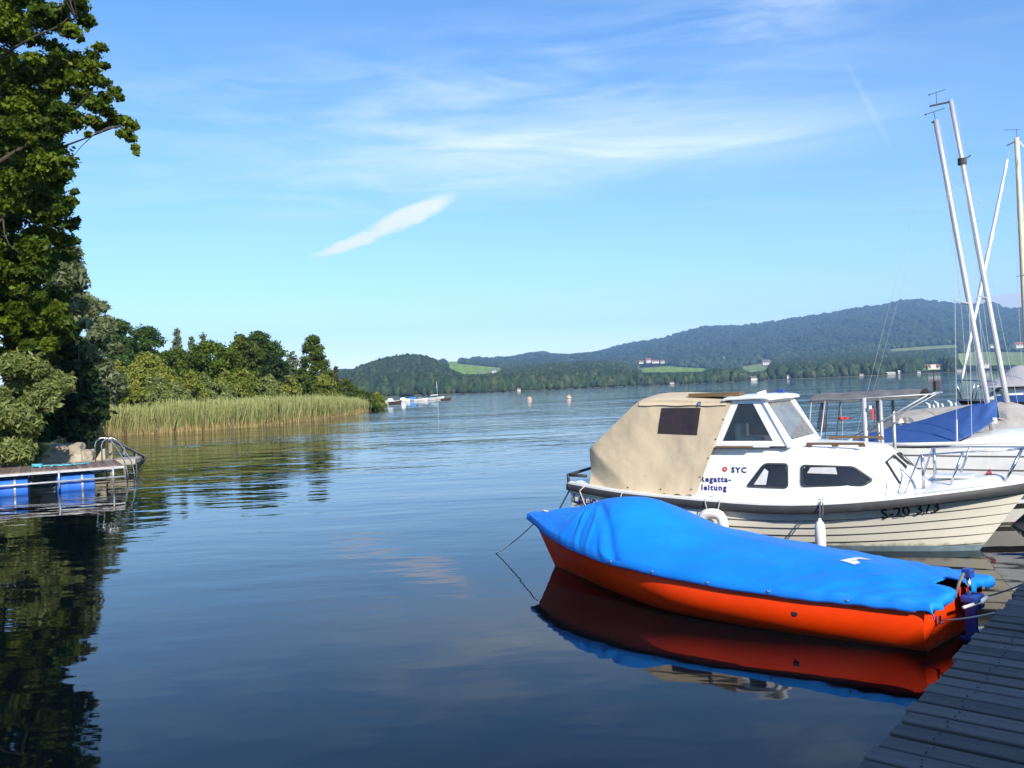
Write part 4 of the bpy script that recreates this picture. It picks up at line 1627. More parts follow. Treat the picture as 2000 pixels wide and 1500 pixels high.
    for x in (1.95, 2.25, 3.63):
        mb = MB()
        s = x / L
        y = -(B(s) - 0.06)
        mb.tube([(x - .03, y, G(s) + .02), (x - .03, y, G(s) + .05), (x + .03, y, G(s) + .05), (x + .03, y, G(s) + .02)], 0.007, 6)
        mb.build('fairlead', M['steel'], root)
    mb = MB()
    for side in (1, -1):
        P = []
        for s in ss:
            g = G(s)
            P.append([(p[0], p[1] * side, p[2]) for p in (hull_pt(s, (g - z) / (g - KZ), .022 * min(1, (1 - s) * 12 + .15)) for z in (.075, .03, -.02, -.08))])
        mb.grid(P)
    mb.build('boot_stripe', M['boot'], root, smooth=True)
    # lettering
    letter_on('lettering', 'LAURA', 0.185, M['ink_blue'], root, hull_tree, .07, .505, -0.16, spacing=1.0, bold=0.006, lift=.024)
    letter_on('registration_number', 'S-20 373', 0.185, M['ink_black'], root, hull_tree, 4.28, .445, 0.155, spacing=1.0, bold=0.003, sx=.95, lift=.022)
    letter_on('lettering', 'SYC', 0.098, M['ink_blue'], root, cr_tree, 2.435, .975, 0.0, spacing=1.30, bold=0.005)
    letter_on('lettering', 'Regatta-', 0.105, M['ink_blue'], root, cr_tree, 2.00, .845, 0.01, spacing=1.22, bold=0.005)
    letter_on('lettering', 'leitung', 0.105, M['ink_blue'], root, cr_tree, 2.02, .735, 0.01, spacing=1.22, bold=0.005)
    h = cr_tree.ray_cast(Vector((2.345, -3, 1.015)), Vector((0, 1, 0)))
    h = (h[0], h[1] if h[1].y < 0 else -h[1])
    mb = MB()
    mb.lathe([(0.0, 0.006), (0.022, 0.006), (0.034, 0.005), (0.034, 0.0)], h[0], 16, axis=h[1])
    em = mb.build('club_emblem', M['red'], root)
    mb = MB()
    mb.box(h[0] + h[1] * 0.008, (0.026, 0.003, 0.012), rot=Matrix.Rotation(0.6, 3, 'Y'))
    mb.build('emblem_mark', M['white'], em)
    return root, hull_pt, B, G, L


cr_root, cr_hull, cr_B, cr_G, cr_L = build_cruiser()


def cr_world(x, y, z):
    a = CR_ANG
    return np.array([CR_O[0] + x * math.cos(a) - y * math.sin(a), CR_O[1] + x * math.sin(a) + y * math.cos(a), z])


def build_fenders():
    # long white fender amidships
    x = 3.66
    p = cr_world(x, -1.195, 0)
    root = thing('fender', 'long white sausage fender hanging on a rope amidships', 'fender', tuple(p), CR_ANG, 'fenders on the white cruiser')
    mb = MB()
    prof = [(0, .02), (.03, .025), (.05, .06), (.062, .12), (.064, .25), (.06, .36), (.045, .41), (.022, .435), (.016, .46), (0, .465)]
    mb.lathe(prof, (0, 0, 0.03), 16)
    mb.build('body', M['white'], root, smooth=True, angle=50)
    mb = MB()
    mb.tube([(0, 0, .48), (0.0, .03, .58), (-.01, .10, .66), (-.02, .16, .67)], 0.009, 6)
    mb.tube([(0.02, .01, .47), (0.035, .04, .58), (.02, .10, .665)], 0.007, 6)
    mb.build('lanyard', M['dark_rope'], root, smooth=True)
    # square ring fender
    p = cr_world(2.33, -1.225, 0)
    root = thing('fender', 'chunky white square ring fender hanging behind the blue tarpaulin', 'fender', tuple(p), CR_ANG, 'fenders on the white cruiser')
    out = [(-.16, .15), (.15, .13), (.16, .47), (-.03, .52), (-.15, .49)]
    mb = MB()
    path = []
    ctr = Vector((0.0, 0, .33))
    pts = [Vector((a, 0, b)) for a, b in [(-.14, .18), (.13, .15), (.14, .47), (-.02, .50), (-.15, .46)]]
    n = len(pts)
    loop = []
    for i in range(n):
        a, b, c = pts[i - 1], pts[i], pts[(i + 1) % n]
        for u in np.linspace(0, 1, 5)[:-1]:
            q0, q1 = (a + b) / 2, (b + c) / 2
            loop.append(q0 * (1 - u) ** 2 + b * 2 * u * (1 - u) + q1 * u * u)
    mb.tube(loop + [loop[0]], 0.068, 10, cap=False)
    mb.build('body', M['white'], root, smooth=True)
    mb = MB()
    mb.tube([(.06, 0, .49), (.08, .06, .64), (.08, .12, .665)], 0.006, 6)
    mb.tube([(-.06, 0, .49), (-.12, .06, .64), (-.13, .12, .665)], 0.006, 6)
    mb.build('lanyard', M['rope'], root, smooth=True)


build_fenders()


def rope(name, label, pts, r=0.008, mat='rope', sag=0.0):
    pts = [Vector(p) for p in pts]
    if len(pts) == 2:
        a, b = pts
        pts = [a.lerp(b, u) - Vector((0, 0, sag * 4 * u * (1 - u))) for u in np.linspace(0, 1, 10)]
    mb = MB()
    mb.tube(pts, r, 6)
    return tag(mb.build(name, M[mat], smooth=True), label, 'rope')


# ------------------------------------------------------------------ orange dinghy under its blue cover
DG = (3.575, 7.03)
DG_ANG = RAD(131.5)


def build_dinghy():
    root = thing('covered_dinghy', 'orange dinghy under a bright blue tarpaulin moored at the jetty', 'dinghy', (*DG, 0), DG_ANG)
    L = 5.08
    bm_ = [(0, .56), (.1, .68), (.22, .82), (.36, .92), (.5, .94), (.62, .88), (.74, .72), (.85, .48), (.93, .24), (1, .03)]
    sh_ = [(0, .405), (.1, .40), (.25, .40), (.4, .42), (.55, .455), (.7, .51), (.85, .565), (1, .605)]
    B = lambda s: float(sinterp(s, bm_))
    G = lambda s: float(sinterp(s, sh_))

    def hp(s, t, side=1):
        g, kz = G(s), -0.22
        z = g + (kz - g) * t
        k = min(1, max(0, (s - 0.45) / 0.5))
        full = (1 - t ** 3.0) ** 0.5 * (1 + 0.07 * math.sin(math.pi * min(1, t * 1.3)))
        vee = max(0.0, 1 - t) ** 0.80
        y = B(s) * (full * (1 - k) + vee * k)
        rake = 0.36 * max(0, (s - .3) / .7) ** 3
        x = s * L - rake * min(1.5, (g - z) / g) + 0.06 * (1 - s) ** 12 * t
        return (x, side * y, z)

    ss = list(np.linspace(0, .9, 26)) + [.92, .94, .96, .975, .99, 1]
    ts = np.linspace(0, 1, 22)
    mb = MB()
    P = []
    for s in ss:
        l = [hp(s, t, 1) for t in ts]
        r = [hp(s, t, -1) for t in ts]
        P.append(l + r[-2::-1])
    mb.grid(P)
    k = len(ts)
    T = P[0]
    mb.add(T, [(i, i + 1, len(T) - 2 - i, len(T) - 1 - i) for i in range(k - 1)])
    hull = mb.build('hull', M['orange'], root, smooth=True, angle=35)
    tree = bvh_of(hull)
    # gunwale rim
    mb = MB()
    for side in (1, -1):
        P = []
        for s in ss:
            x, y, z = hp(s, 0, side)
            P.append([(x, y, z - .03), (x, y + side * .022, z - .028), (x, y + side * .024, z - .004), (x, y, z)])
        mb.grid(P)
    mb.build('gunwale', M['orange'], root, smooth=True, angle=40)

    # tarpaulin
    ridge = [(-.12, .43), (.0, .45), (.28, .485), (.72, .53), (1.21, .57), (1.75, .61), (2.2, .645), (2.6, .71), (2.9, .81), (3.15, .895), (3.4, .935), (3.6, .925), (3.85, .885), (4.02, .835), (4.15, .795), (4.6, .72), (4.85, .66), (5.10, .625), (5.14, .62)]

    FOLDS = [(-1.25, .10, .016), (-.92, .16, -.014), (-.66, .09, .020), (-.40, .07, -.012), (-.18, .10, .022), (.08, .14, -.020), (.30, .07, .018), (.47, .06, -.010), (.72, .16, .016), (1.05, .09, -.012), (1.35, .20, .012), (-1.7, .25, .008)]

    def tarp(x, v):
        """v -1 port hem .. 0 ridge .. 1 starboard hem; port is the lake side seen by the camera"""
        s = min(1, max(0, x / L))
        side = 1 if v <= 0 else -1
        a = abs(v)
        g = G(s)
        b = B(s) + 0.045
        h = float(sinterp(x, ridge))
        hem = 0.055 + 0.006 * math.sin(x * 2.1 + side) + 0.003 * math.sin(x * 9)
        if a > 0.9:
            w = (a - 0.9) / 0.1
            y = b + 0.018 * math.sin(w * 2)
            z = g + 0.02 - (hem + 0.02) * w
        else:
            w = a / 0.9
            hump = math.exp(-((x - 3.35) / 0.62) ** 2)
            p = 1.30 - 0.42 * hump
            # tent like fall, fuller over the hump, slight sag between ridge and rail
            prof = w ** (1.75 if hump > .5 else 1.35) * (1 - 0.12 * math.sin(math.pi * w)) if hump > .5 else w ** 1.4
            prof = (1 - hump) * w ** 1.35 + hump * (1 - (1 - w ** 1.9) ** 0.95)
            z = h + (g + 0.02 - h) * prof
            y = b * w
            flat = 1 if x < 2.4 else 0
        # folds: radial ones below the mast stub, gentle ripples elsewhere
        d = 0.0
        if side == 1:
            k = math.exp(-((x - 4.06 + 0.58 * a) / (0.07 + 0.26 * a)) ** 2) * min(1, a / .25) * (1 - 0.6 * max(0, a - .9) / .1)
            ang = (x - 4.06 + .58 * a) / (0.07 + 0.30 * a)
            fade = min(1, a / .2) * (1 - 0.7 * max(0, a - .9) / .1)
            for c_, w_, h_ in FOLDS:
                q = (ang - c_ - .25 * math.sin(a * 4 + c_ * 5)) / w_
                if abs(q) < 3:
                    d += h_ * fade * math.exp(-q * q) * (0.45 + 0.55 * math.sin(math.pi * min(1, a * 1.15 + .1 * c_)))
            # long crease at the foot of the hump
            d -= 0.040 * math.exp(-((x - (4.07 - 1.30 * a)) / 0.075) ** 2) * min(1, a * 2) * (a < .93)
            # loose bulge sagging over the rail
            d += 0.03 * math.exp(-((x - 2.55) / .45) ** 2) * max(0, a - .55)
        k2 = 0.5 + 0.5 * math.sin(x * 1.1)
        d += 0.007 * math.sin(x * 2.3 + a * 7) * math.sin(a * math.pi) + 0.006 * math.sin(x * 9 - a * 11 + side) * math.sin(a * math.pi) * k2
        if x < 1.6:
            q = (1.6 - x) / 1.6
            d += 0.014 * q * math.sin(x * 13 + a * 6) * math.sin(a * math.pi) + 0.010 * q * math.sin(x * 27 - a * 17) * a
        # sharp little tension creases and crumples in the old cloth
        r1 = 1 - 2 * abs(mnoise.noise((x * 1.5 + 3.1, v * 2.2, .4)))
        r2 = 1 - 2 * abs(mnoise.noise((x * 3.7 - v * 2.0, v * 3.1 + x * .8, 4.2)))
        cr = math.sin(math.pi * min(1, a * 1.05 + .05)) * (.55 + .45 * max(0, (1.8 - x) / 1.8))
        d += cr * (0.012 * max(0, r1) ** 3 + 0.010 * max(0, r2) ** 3 * (1 if x < 2.2 or x > 3.2 else .4))
        y += d * 0.55 * (1 if a > .3 else a / .3)
        z += d * 0.75
        return (x, side * y, z)

    xs = np.concatenate([[-.075, -.075, -.07, -.05, -.02, .02, .06], np.linspace(.10, 3.0, 84), np.linspace(3.02, 4.5, 110), np.linspace(4.53, 5.12, 24)])
    drops = [.085, .05, .022, .008, .002, 0, 0]
    vv = np.concatenate([np.linspace(-1, -.88, 10), np.linspace(-.86, .86, 60), np.linspace(.88, 1, 8)])
    mb = MB()
    G_ = []
    for i, x in enumerate(xs):
        row = [tarp(x, v) for v in vv]
        if i < len(drops):       # wraps over the transom edge
            q = drops[i]
            row = [(p[0] + .018 * math.sin(v * 19) * q / .085, p[1] * (1 - .25 * q), p[2] - q * (1 - .35 * (abs(v) > .9)) + .010 * math.sin(v * 14) * q / .05) for p, v in zip(row, vv)]
        G_.append(row)
    mb.grid(G_)
    nvv = len(vv)
    # the middle of the transom edge is left open for the rudder head
    mb.f = [f for f in mb.f if not (all(i // nvv <= 7 for i in f) and all(-.24 < vv[i % nvv] < .16 for i in f))]
    mb.mi = [0] * len(mb.f)
    # bow: closed over the stem
    last = G_[-1]
    mb.add(last, [(i, i + 1, len(last) - 2 - i, len(last) - 1 - i) for i in range(len(last) // 2 - 1)])
    cover = mb.build('tarpaulin', M['tarp'], root, smooth=True)
    so = cover.modifiers.new('cloth', 'SOLIDIFY')
    so.thickness = 0.004
    # dark hem cord along the port edge
    for side in (-1, 1):
        mb = MB()
        mb.tube([(p[0], p[1] + (-side) * 0.003, p[2]) for p in [tarp(x, side * 1.0) for x in np.linspace(.05, 5.08, 90)]], 0.008, 6)
        mb.build('hem_cord', M['tarp_edge'], cover, smooth=True)
    for x in (.55, 1.18, 2.35, 2.9, 1.75):
        p = tarp(x, -.955)
        mb = MB()
        mb.lathe([(0, .008), (.012, .006), (.014, 0)], (p[0], p[1] + .004, p[2]), 10, axis=(0, 1, .2))
        mb.build('press_stud', M['steel'], cover)
    # torn pale patch and its loose corner
    ct = bvh_of(cover)
    mb = MB()
    for c4 in ([(.93, .13), (.88, -.06), (.83, -.03), (.86, .13)], [(.86, .13), (.83, .02), (.77, .07), (.79, .14)], [(.90, -.05), (.88, -.15), (.79, -.17), (.82, -.06)]):
        c4 = [Vector((p[0], p[1], 0)) for p in c4]
        rows = []
        for i in np.linspace(0, 1, 6):
            row = []
            for j in np.linspace(0, 1, 5):
                p = c4[0].lerp(c4[1], i).lerp(c4[3].lerp(c4[2], i), j)
                h = ct.ray_cast(Vector((p.x, p.y, 3)), Vector((0, 0, -1)))
                row.append((p.x, p.y, h[0].z + 0.007))
            rows.append(row)
        mb.grid(rows)
    mb.build('patch', M['white'], cover)
    # a bit of white line knotted near the bow
    mb = MB()
    p = tarp(4.82, -.12)
    mb.tube([(p[0] - .04, p[1], p[2] + .01), (p[0], p[1] + .03, p[2] + .02), (p[0] + .05, p[1] + .02, p[2] + .012)], .01, 6)
    mb.build('knot', M['rope'], cover)

    # rudder stock, tiller and transom fittings
    rd = MB()
    rd.box((-.10, -.03, .14), (.09, .05, .40))
    rd.box((-.12, -.03, -.15), (.22, .035, .35))
    rudder = rd.build('rudder', M['blue'], root, bevel=0.01)
    mb = MB()
    mb.box((-.10, -.03, .335), (.13, .11, .06))
    mb.box((-.06, -.20, .27), (.10, .22, .12))
    mb.build('rudder_head', M['blue'], rudder, bevel=0.015)
    mb = MB()
    mb.tube([(-.09, -.03, .34), (-.09, -.03, .52)], 0.022, 10)
    mb.build('rudder_post', M['steel'], rudder, smooth=True)
    mb = MB()
    mb.box((-.09, -.03, .545), (.075, .085, .075))
    mb.build('post_cap', M['blue'], rudder, bevel=0.012)
    mb = MB()
    mb.tube([(-.08, .03, .55), (-.07, .10, .49), (-.06, .15, .40)], 0.013, 8)
    mb.build('strap', M['old_wood'], rudder, smooth=True)
    mb = MB()
    mb.tube([(-.13, .20, .315), (-.15, -.14, .30)], 0.013, 8)
    mb.tube([(-.15, -.10, .30), (-.155, -.22, .315)], 0.02, 8)
    mb.build('tie_bar', M['white'], root, smooth=True)
    for y in (.36, -.36):
        mb = MB()
        mb.box((-.005, y, .23), (.02, .05, .07)); mb.tube([(-.03, y - .02, .21), (-.03, y + .02, .21)], .009, 6)
        mb.build('transom_fitting', M['steel'], root, bevel=0.004)
    # dark drain plate on the side
    h = tree.ray_cast(Vector((.98, 3, .21)), Vector((0, -1, 0)))
    mb = MB()
    mb.box(h[0] + Vector((0, .004, 0)), (.055, .012, .03))
    mb.build('side_plate', M['rubber'], root, bevel=0.004)


build_dinghy()


def dg_world(x, y, z):
    a = DG_ANG
    return (DG[0] + x * math.cos(a) - y * math.sin(a), DG[1] + x * math.sin(a) + y * math.cos(a), z)


rope('bow_line', 'thin bow line from the orange dinghy running down into the lake', [dg_world(5.06, .02, .50), tuple(onto(965, 1083, -0.02))], 0.008, 'rope', 0.03)
rope('stern_line', 'thin line from the transom of the orange dinghy to the jetty', [dg_world(-.03, .36, .23), (3.42, 6.18, 0.44)], 0.007, 'rope', 0.01)
rope('stern_line', 'short dark line from the far stern corner of the orange dinghy', [dg_world(-.03, -.40, .26), (4.27, 7.12, 0.44)], 0.007, 'dark_rope', 0.02)
rope('stern_line', 'dark line dropping from the stern of the white cruiser into the lake', [cr_world(.02, -.86, .70), tuple(onto(1068, 1042, -.03))], 0.012, 'dark_rope', 0.0)
rope('cord', 'white cord hanging from the stern quarter of the white cruiser', [cr_world(.30, -.92, .76), cr_world(.27, -1.02, .70), cr_world(.34, -1.03, .52), cr_world(.40, -.98, .42)], 0.008, 'rope')
rope('cord', 'short pale cord tied under the canvas tent of the cruiser', [cr_world(.96, -1.0, .72), cr_world(.96, -1.09, .66), cr_world(.955, -1.08, .52)], 0.006, 'rope')
rope('cord', 'thin pale cord hanging between canvas tent and blue tarpaulin', [cr_world(1.22, -1.0, .70), cr_world(1.22, -1.11, .64), cr_world(1.21, -1.1, .50)], 0.005, 'rope')


# ------------------------------------------------------------------ a general small yacht hull
def yacht_hull(root, L, beam, fb_s, fb_m, fb_b, mat, kz=-0.3, rake=0.5, tr=0.7, stripes=(), mats=None, nb=22, lean=0.0):
    bm_ = [(0, tr), (.15, .86), (.35, .98), (.5, 1.0), (.65, .93), (.8, .70), (.92, .34), (1, .02)]
    B = lambda s: beam / 2 * float(sinterp(s, bm_))
    G = lambda s: float(sinterp(s, [(0, fb_s), (.45, fb_m), (1, fb_b)]))

    def hp(s, t, side=1, out=0.0):
        g = G(s)
        z = g + (kz - g) * t
        k = min(1, max(0, (s - .4) / .55))
        full = (1 - t ** 2.6) ** .55
        vee = max(0.0, 1 - t) ** .6
        y = B(s) * (full * (1 - k) + vee * k) + out
        x = s * L - rake * max(0, (s - .3) / .7) ** 2.2 * min(1.4, (g - z) / g)
        return (x, side * y, z)

    ss = np.concatenate([np.linspace(0, .85, nb), [.9, .94, .97, .985, 1]])
    ts = np.linspace(0, 1, 20)
    mb = MB()
    P = []
    for s in ss:
        l = [hp(s, t, 1) for t in ts]
        P.append(l + [(a, -b, c) for a, b, c in l[-2::-1]])
    mb.grid(P)
    T = P[0]
    mb.add(T, [(i, i + 1, len(T) - 2 - i, len(T) - 1 - i) for i in range(len(ts) - 1)])
    mb.grid([[(a[0], a[1] * q, a[2] + 0.05 * B(s) * (1 - q * q)) for q in np.linspace(-1, 1, 7)] for s, a in zip(ss, [hp(s, 0) for s in ss])])
    hull = mb.build('hull', mat, root, smooth=True, angle=40)
    for nm, z0, z1, m, out in stripes:
        mb = MB()
        for side in (-1, 1):
            P = []
            for s in ss:
                g = G(s)
                dz = (g - G(.45)) * 0.6
                P.append([hp(s, min(1, max(0, (g - (z0 + dz)) / (g - kz))), side, out), hp(s, min(1, max(0, (g - (z1 + dz)) / (g - kz))), side, out)])
            mb.grid(P)
        mb.build(nm, M[m], root, smooth=True)
    return hull, hp, B, G


def wire(mb, a, b, r=0.0045):
    mb.tube([a, b], r, 5)


# ------------------------------------------------------------------ canopy boat between cruiser and yachts
AX = np.array([1.254, 13.33]) + 0
P_ = np.array([-math.sin(CR_ANG), math.cos(CR_ANG)])
F_ = np.array([math.cos(CR_ANG), math.sin(CR_ANG)])


def lane(off):
    q = AX + P_ * off
    return (q[0], q[1], 0)


def build_canopy_boat():
    root = thing('canopy_boat', 'low open boat with a grey sun canopy on posts behind the white cruiser', 'boat', lane(1.95), CR_ANG)
    hull, hp, B, G = yacht_hull(bpy.data.objects.new('x', None) if False else root, 3.9, 1.35, .34, .31, .36, M['gel'], rake=0.35, tr=.8, stripes=(('rub_rail', .245, .315, 'rubber', .018), ('boot_stripe', -.02, .035, 'seam', .004)))
    hull.location.x = 1.9
    for o in root.children:
        o.location.x = 1.9
    tr = BVHTree.FromPolygons([v.co + Vector((1.9, 0, 0)) for v in hull.data.vertices], [tuple(p.vertices) for p in hull.data.polygons])
    # canopy
    mb = MB()
    P = []
    for x in np.linspace(2.93, 4.44, 22):
        u = (x - 2.93) / 1.51
        P.append([(x + 0.04 * (abs(k) < .3), .50 * k, 1.85 + 0.03 * u + 0.085 * (1 - k * k) + 0.007 * math.sin(x * 17 + k * 2) - 0.005 * math.sin(x * 8)) for k in np.linspace(-1, 1, 13)])
    mb.grid(P)
    for s in (-1, 1):
        mb.grid([[(x, s * .502, 1.85 + 0.03 * (x - 2.93) / 1.51 + 0.007 * math.sin(x * 17 + 2 * s) - 0.005 * math.sin(x * 8)), (x, s * .505, 1.80 + 0.03 * (x - 2.93) / 1.51 + 0.010 * math.sin(x * 21))] for x in np.linspace(2.93, 4.44, 22)])
    mb.build('canopy', M['grey_canopy'], root, smooth=True)
    mb = MB()
    for s in (-1, 1):
        mb.tube([(2.90, s * .5, 1.825), (4.62, s * .5, 1.885)], 0.011, 8)
        mb.tube([(4.55, s * .5, 1.875), (3.55, s * .52, 1.30)], 0.010, 8)
        mb.tube([(2.95, s * .5, 1.83), (2.78, s * .56, .32)], 0.009, 6)
        mb.tube([(3.15, s * .5, 1.83), (2.92, s * .56, .32)], 0.011, 6)
    mb.tube([(4.60, -.5, 1.885), (4.60, .5, 1.885)], 0.014, 8)
    mb.tube([(2.93, -.5, 1.83), (2.93, .5, 1.83)], 0.014, 8)
    mb.build('canopy_frame', M['grey_metal'], root, smooth=True)
    for x, y, r, m in ((3.70, -.5, .034, 'alu'), (3.92, -.48, .026, 'grey_metal'), (3.70, .5, .03, 'grey_metal'), (3.92, .5, .026, 'grey_metal')):
        mb = MB()
        mb.tube([(x, y, .28), (x, y, 1.86)], r, 10)
        mb.build('post', M[m], root, smooth=True)
    mb = MB()
    mb.tube([(2.93, .1, 1.92), (2.93, .1, 1.99)], .014, 8)
    mb.build('antenna', M['rubber'], root)
    mb = MB()
    mb.tube([(4.52, .4, 1.89), (4.52, .4, 2.26)], .007, 6); mb.tube([(4.55, .4, 1.92), (4.55, .4, 2.06)], .045, 8)
    mb.build('stern_light', M['rubber'], root)
    mb = MB()
    mb.box((4.52, .4, 2.27), (.06, .06, .07))
    mb.build('lamp', M['white'], root)
    # landing net hanging in the stern
    w = lambda x, y, z: tuple(np.array([*lane(1.95)]) + np.array([*(F_ * x + P_ * y), z]))
    net = thing('landing_net', 'dark fishing net hanging under the grey canopy', 'fishing net', w(3.07, -.40, 1.52))
    mb = MB()
    prof = [(.012, .28), (.03, .18), (.055, .06), (.075, -.04), (.07, -.10), (.03, -.15), (.0, -.16)]
    mb.lathe(prof, (0, 0, 0), 12)
    net_m, t, b = new_mat('net_mesh')
    tc = t.add('ShaderNodeTexCoord').outputs['Object']
    ck = t.add('ShaderNodeTexChecker')
    ck.inputs['Scale'].default_value = 90
    t.l.new(tc, ck.inputs['Vector'])
    b.inputs['Base Color'].default_value = (.06, .045, .04, 1)
    t.put(b.inputs['Alpha'], t.math('ADD', t.math('MULTIPLY', ck.outputs['Fac'], .30), .30))
    mb.build('net_bag', net_m, net, smooth=True)
    mb = MB()
    mb.tube([(.02, 0, .31), (-.01, 0, -.1), (-.16, -.05, -.75)], .012, 6)
    mb.build('handle', M['dark_rope'], net)
    fl = thing('float_lure', 'red and white fishing float dangling beneath the grey canopy', 'fishing float', w(3.36, -.45, 1.56))
    mb = MB()
    mb.lathe([(0, .035), (.03, .02), (.035, 0), (.03, -.02), (0, -.035)], (0, 0, 0), 10)
    mb.box((.09, 0, 0), (.10, .015, .025))
    mb.build('float', M['red'], fl, smooth=True)
    mb = MB()
    mb.tube([(0, 0, .03), (0, 0, .27)], .003, 5); mb.tube([(0.02, 0, -.03), (.0, 0, -.38)], .004, 5); mb.tube([(0, 0, -.36), (0, 0, -.42)], .018, 6)
    mb.build('line', M['rope'], fl)
    pn = thing('pennant', 'small red and white pennant tied to the canopy post', 'pennant', w(3.79, -.55, 1.62))
    mb = MB()
    mb.grid([[(0.02 * math.sin(k * 3), 0.01 * j, .13 - .09 * k - .02 * j) for j in range(3)] for k in range(4)], 0)
    mb.grid([[(.055 + 0.01 * math.sin(k * 2), 0.01 * j - .01, .11 - .08 * k) for j in range(3)] for k in range(4)], 1)
    mb.box((.0, 0, .10), (.035, .02, .05), mi=0); mb.box((.03, 0, .0), (.03, .015, .16), mi=1)
    mb.build('cloth', [M['white'], M['red']], pn)


build_canopy_boat()


# ------------------------------------------------------------------ sailing yachts
def mast_rig(root, base, top, r, spread=None, boat_b=1.0, hounds=None, label=None):
    mb = MB()
    base, top = Vector(base), Vector(top)
    mb.tube([base.lerp(top, u) for u in np.linspace(0, 1, 6)], [r, r, r, r * .97, r * .92, r * .82], 12)
    mast = mb.build('mast', M['alu'], root, smooth=True)
    return mast


def vane(mast, top, arm=0.0):
    x, y, z = top
    mb = MB()
    if arm:
        mb.tube([(x, y, z - .03), (x - arm, y, z - .035)], .018, 6)
        mb.tube([(x - arm * .65, y, z - .03), (x - arm * .65, y, z + .19)], .006, 5)
        c = Vector((x - arm * .65, y, z + .19))
    else:
        mb.tube([(x, y, z - .05), (x - .06, y, z - .02)], .014, 6)
        mb.tube([(x, y, z), (x - .02, y, z + .13)], .006, 5)
        c = Vector((x - .02, y, z + .13))
    mb.tube([c + Vector((-.13, 0, -.01)), c + Vector((.16, 0, .03))], .006, 5)
    mb.lathe([(0, .02), (.022, 0), (0, -.02)], c + Vector((-.12, 0, -.01)), 8)
    mb.build('wind_vane', M['dark_rope'], mast)


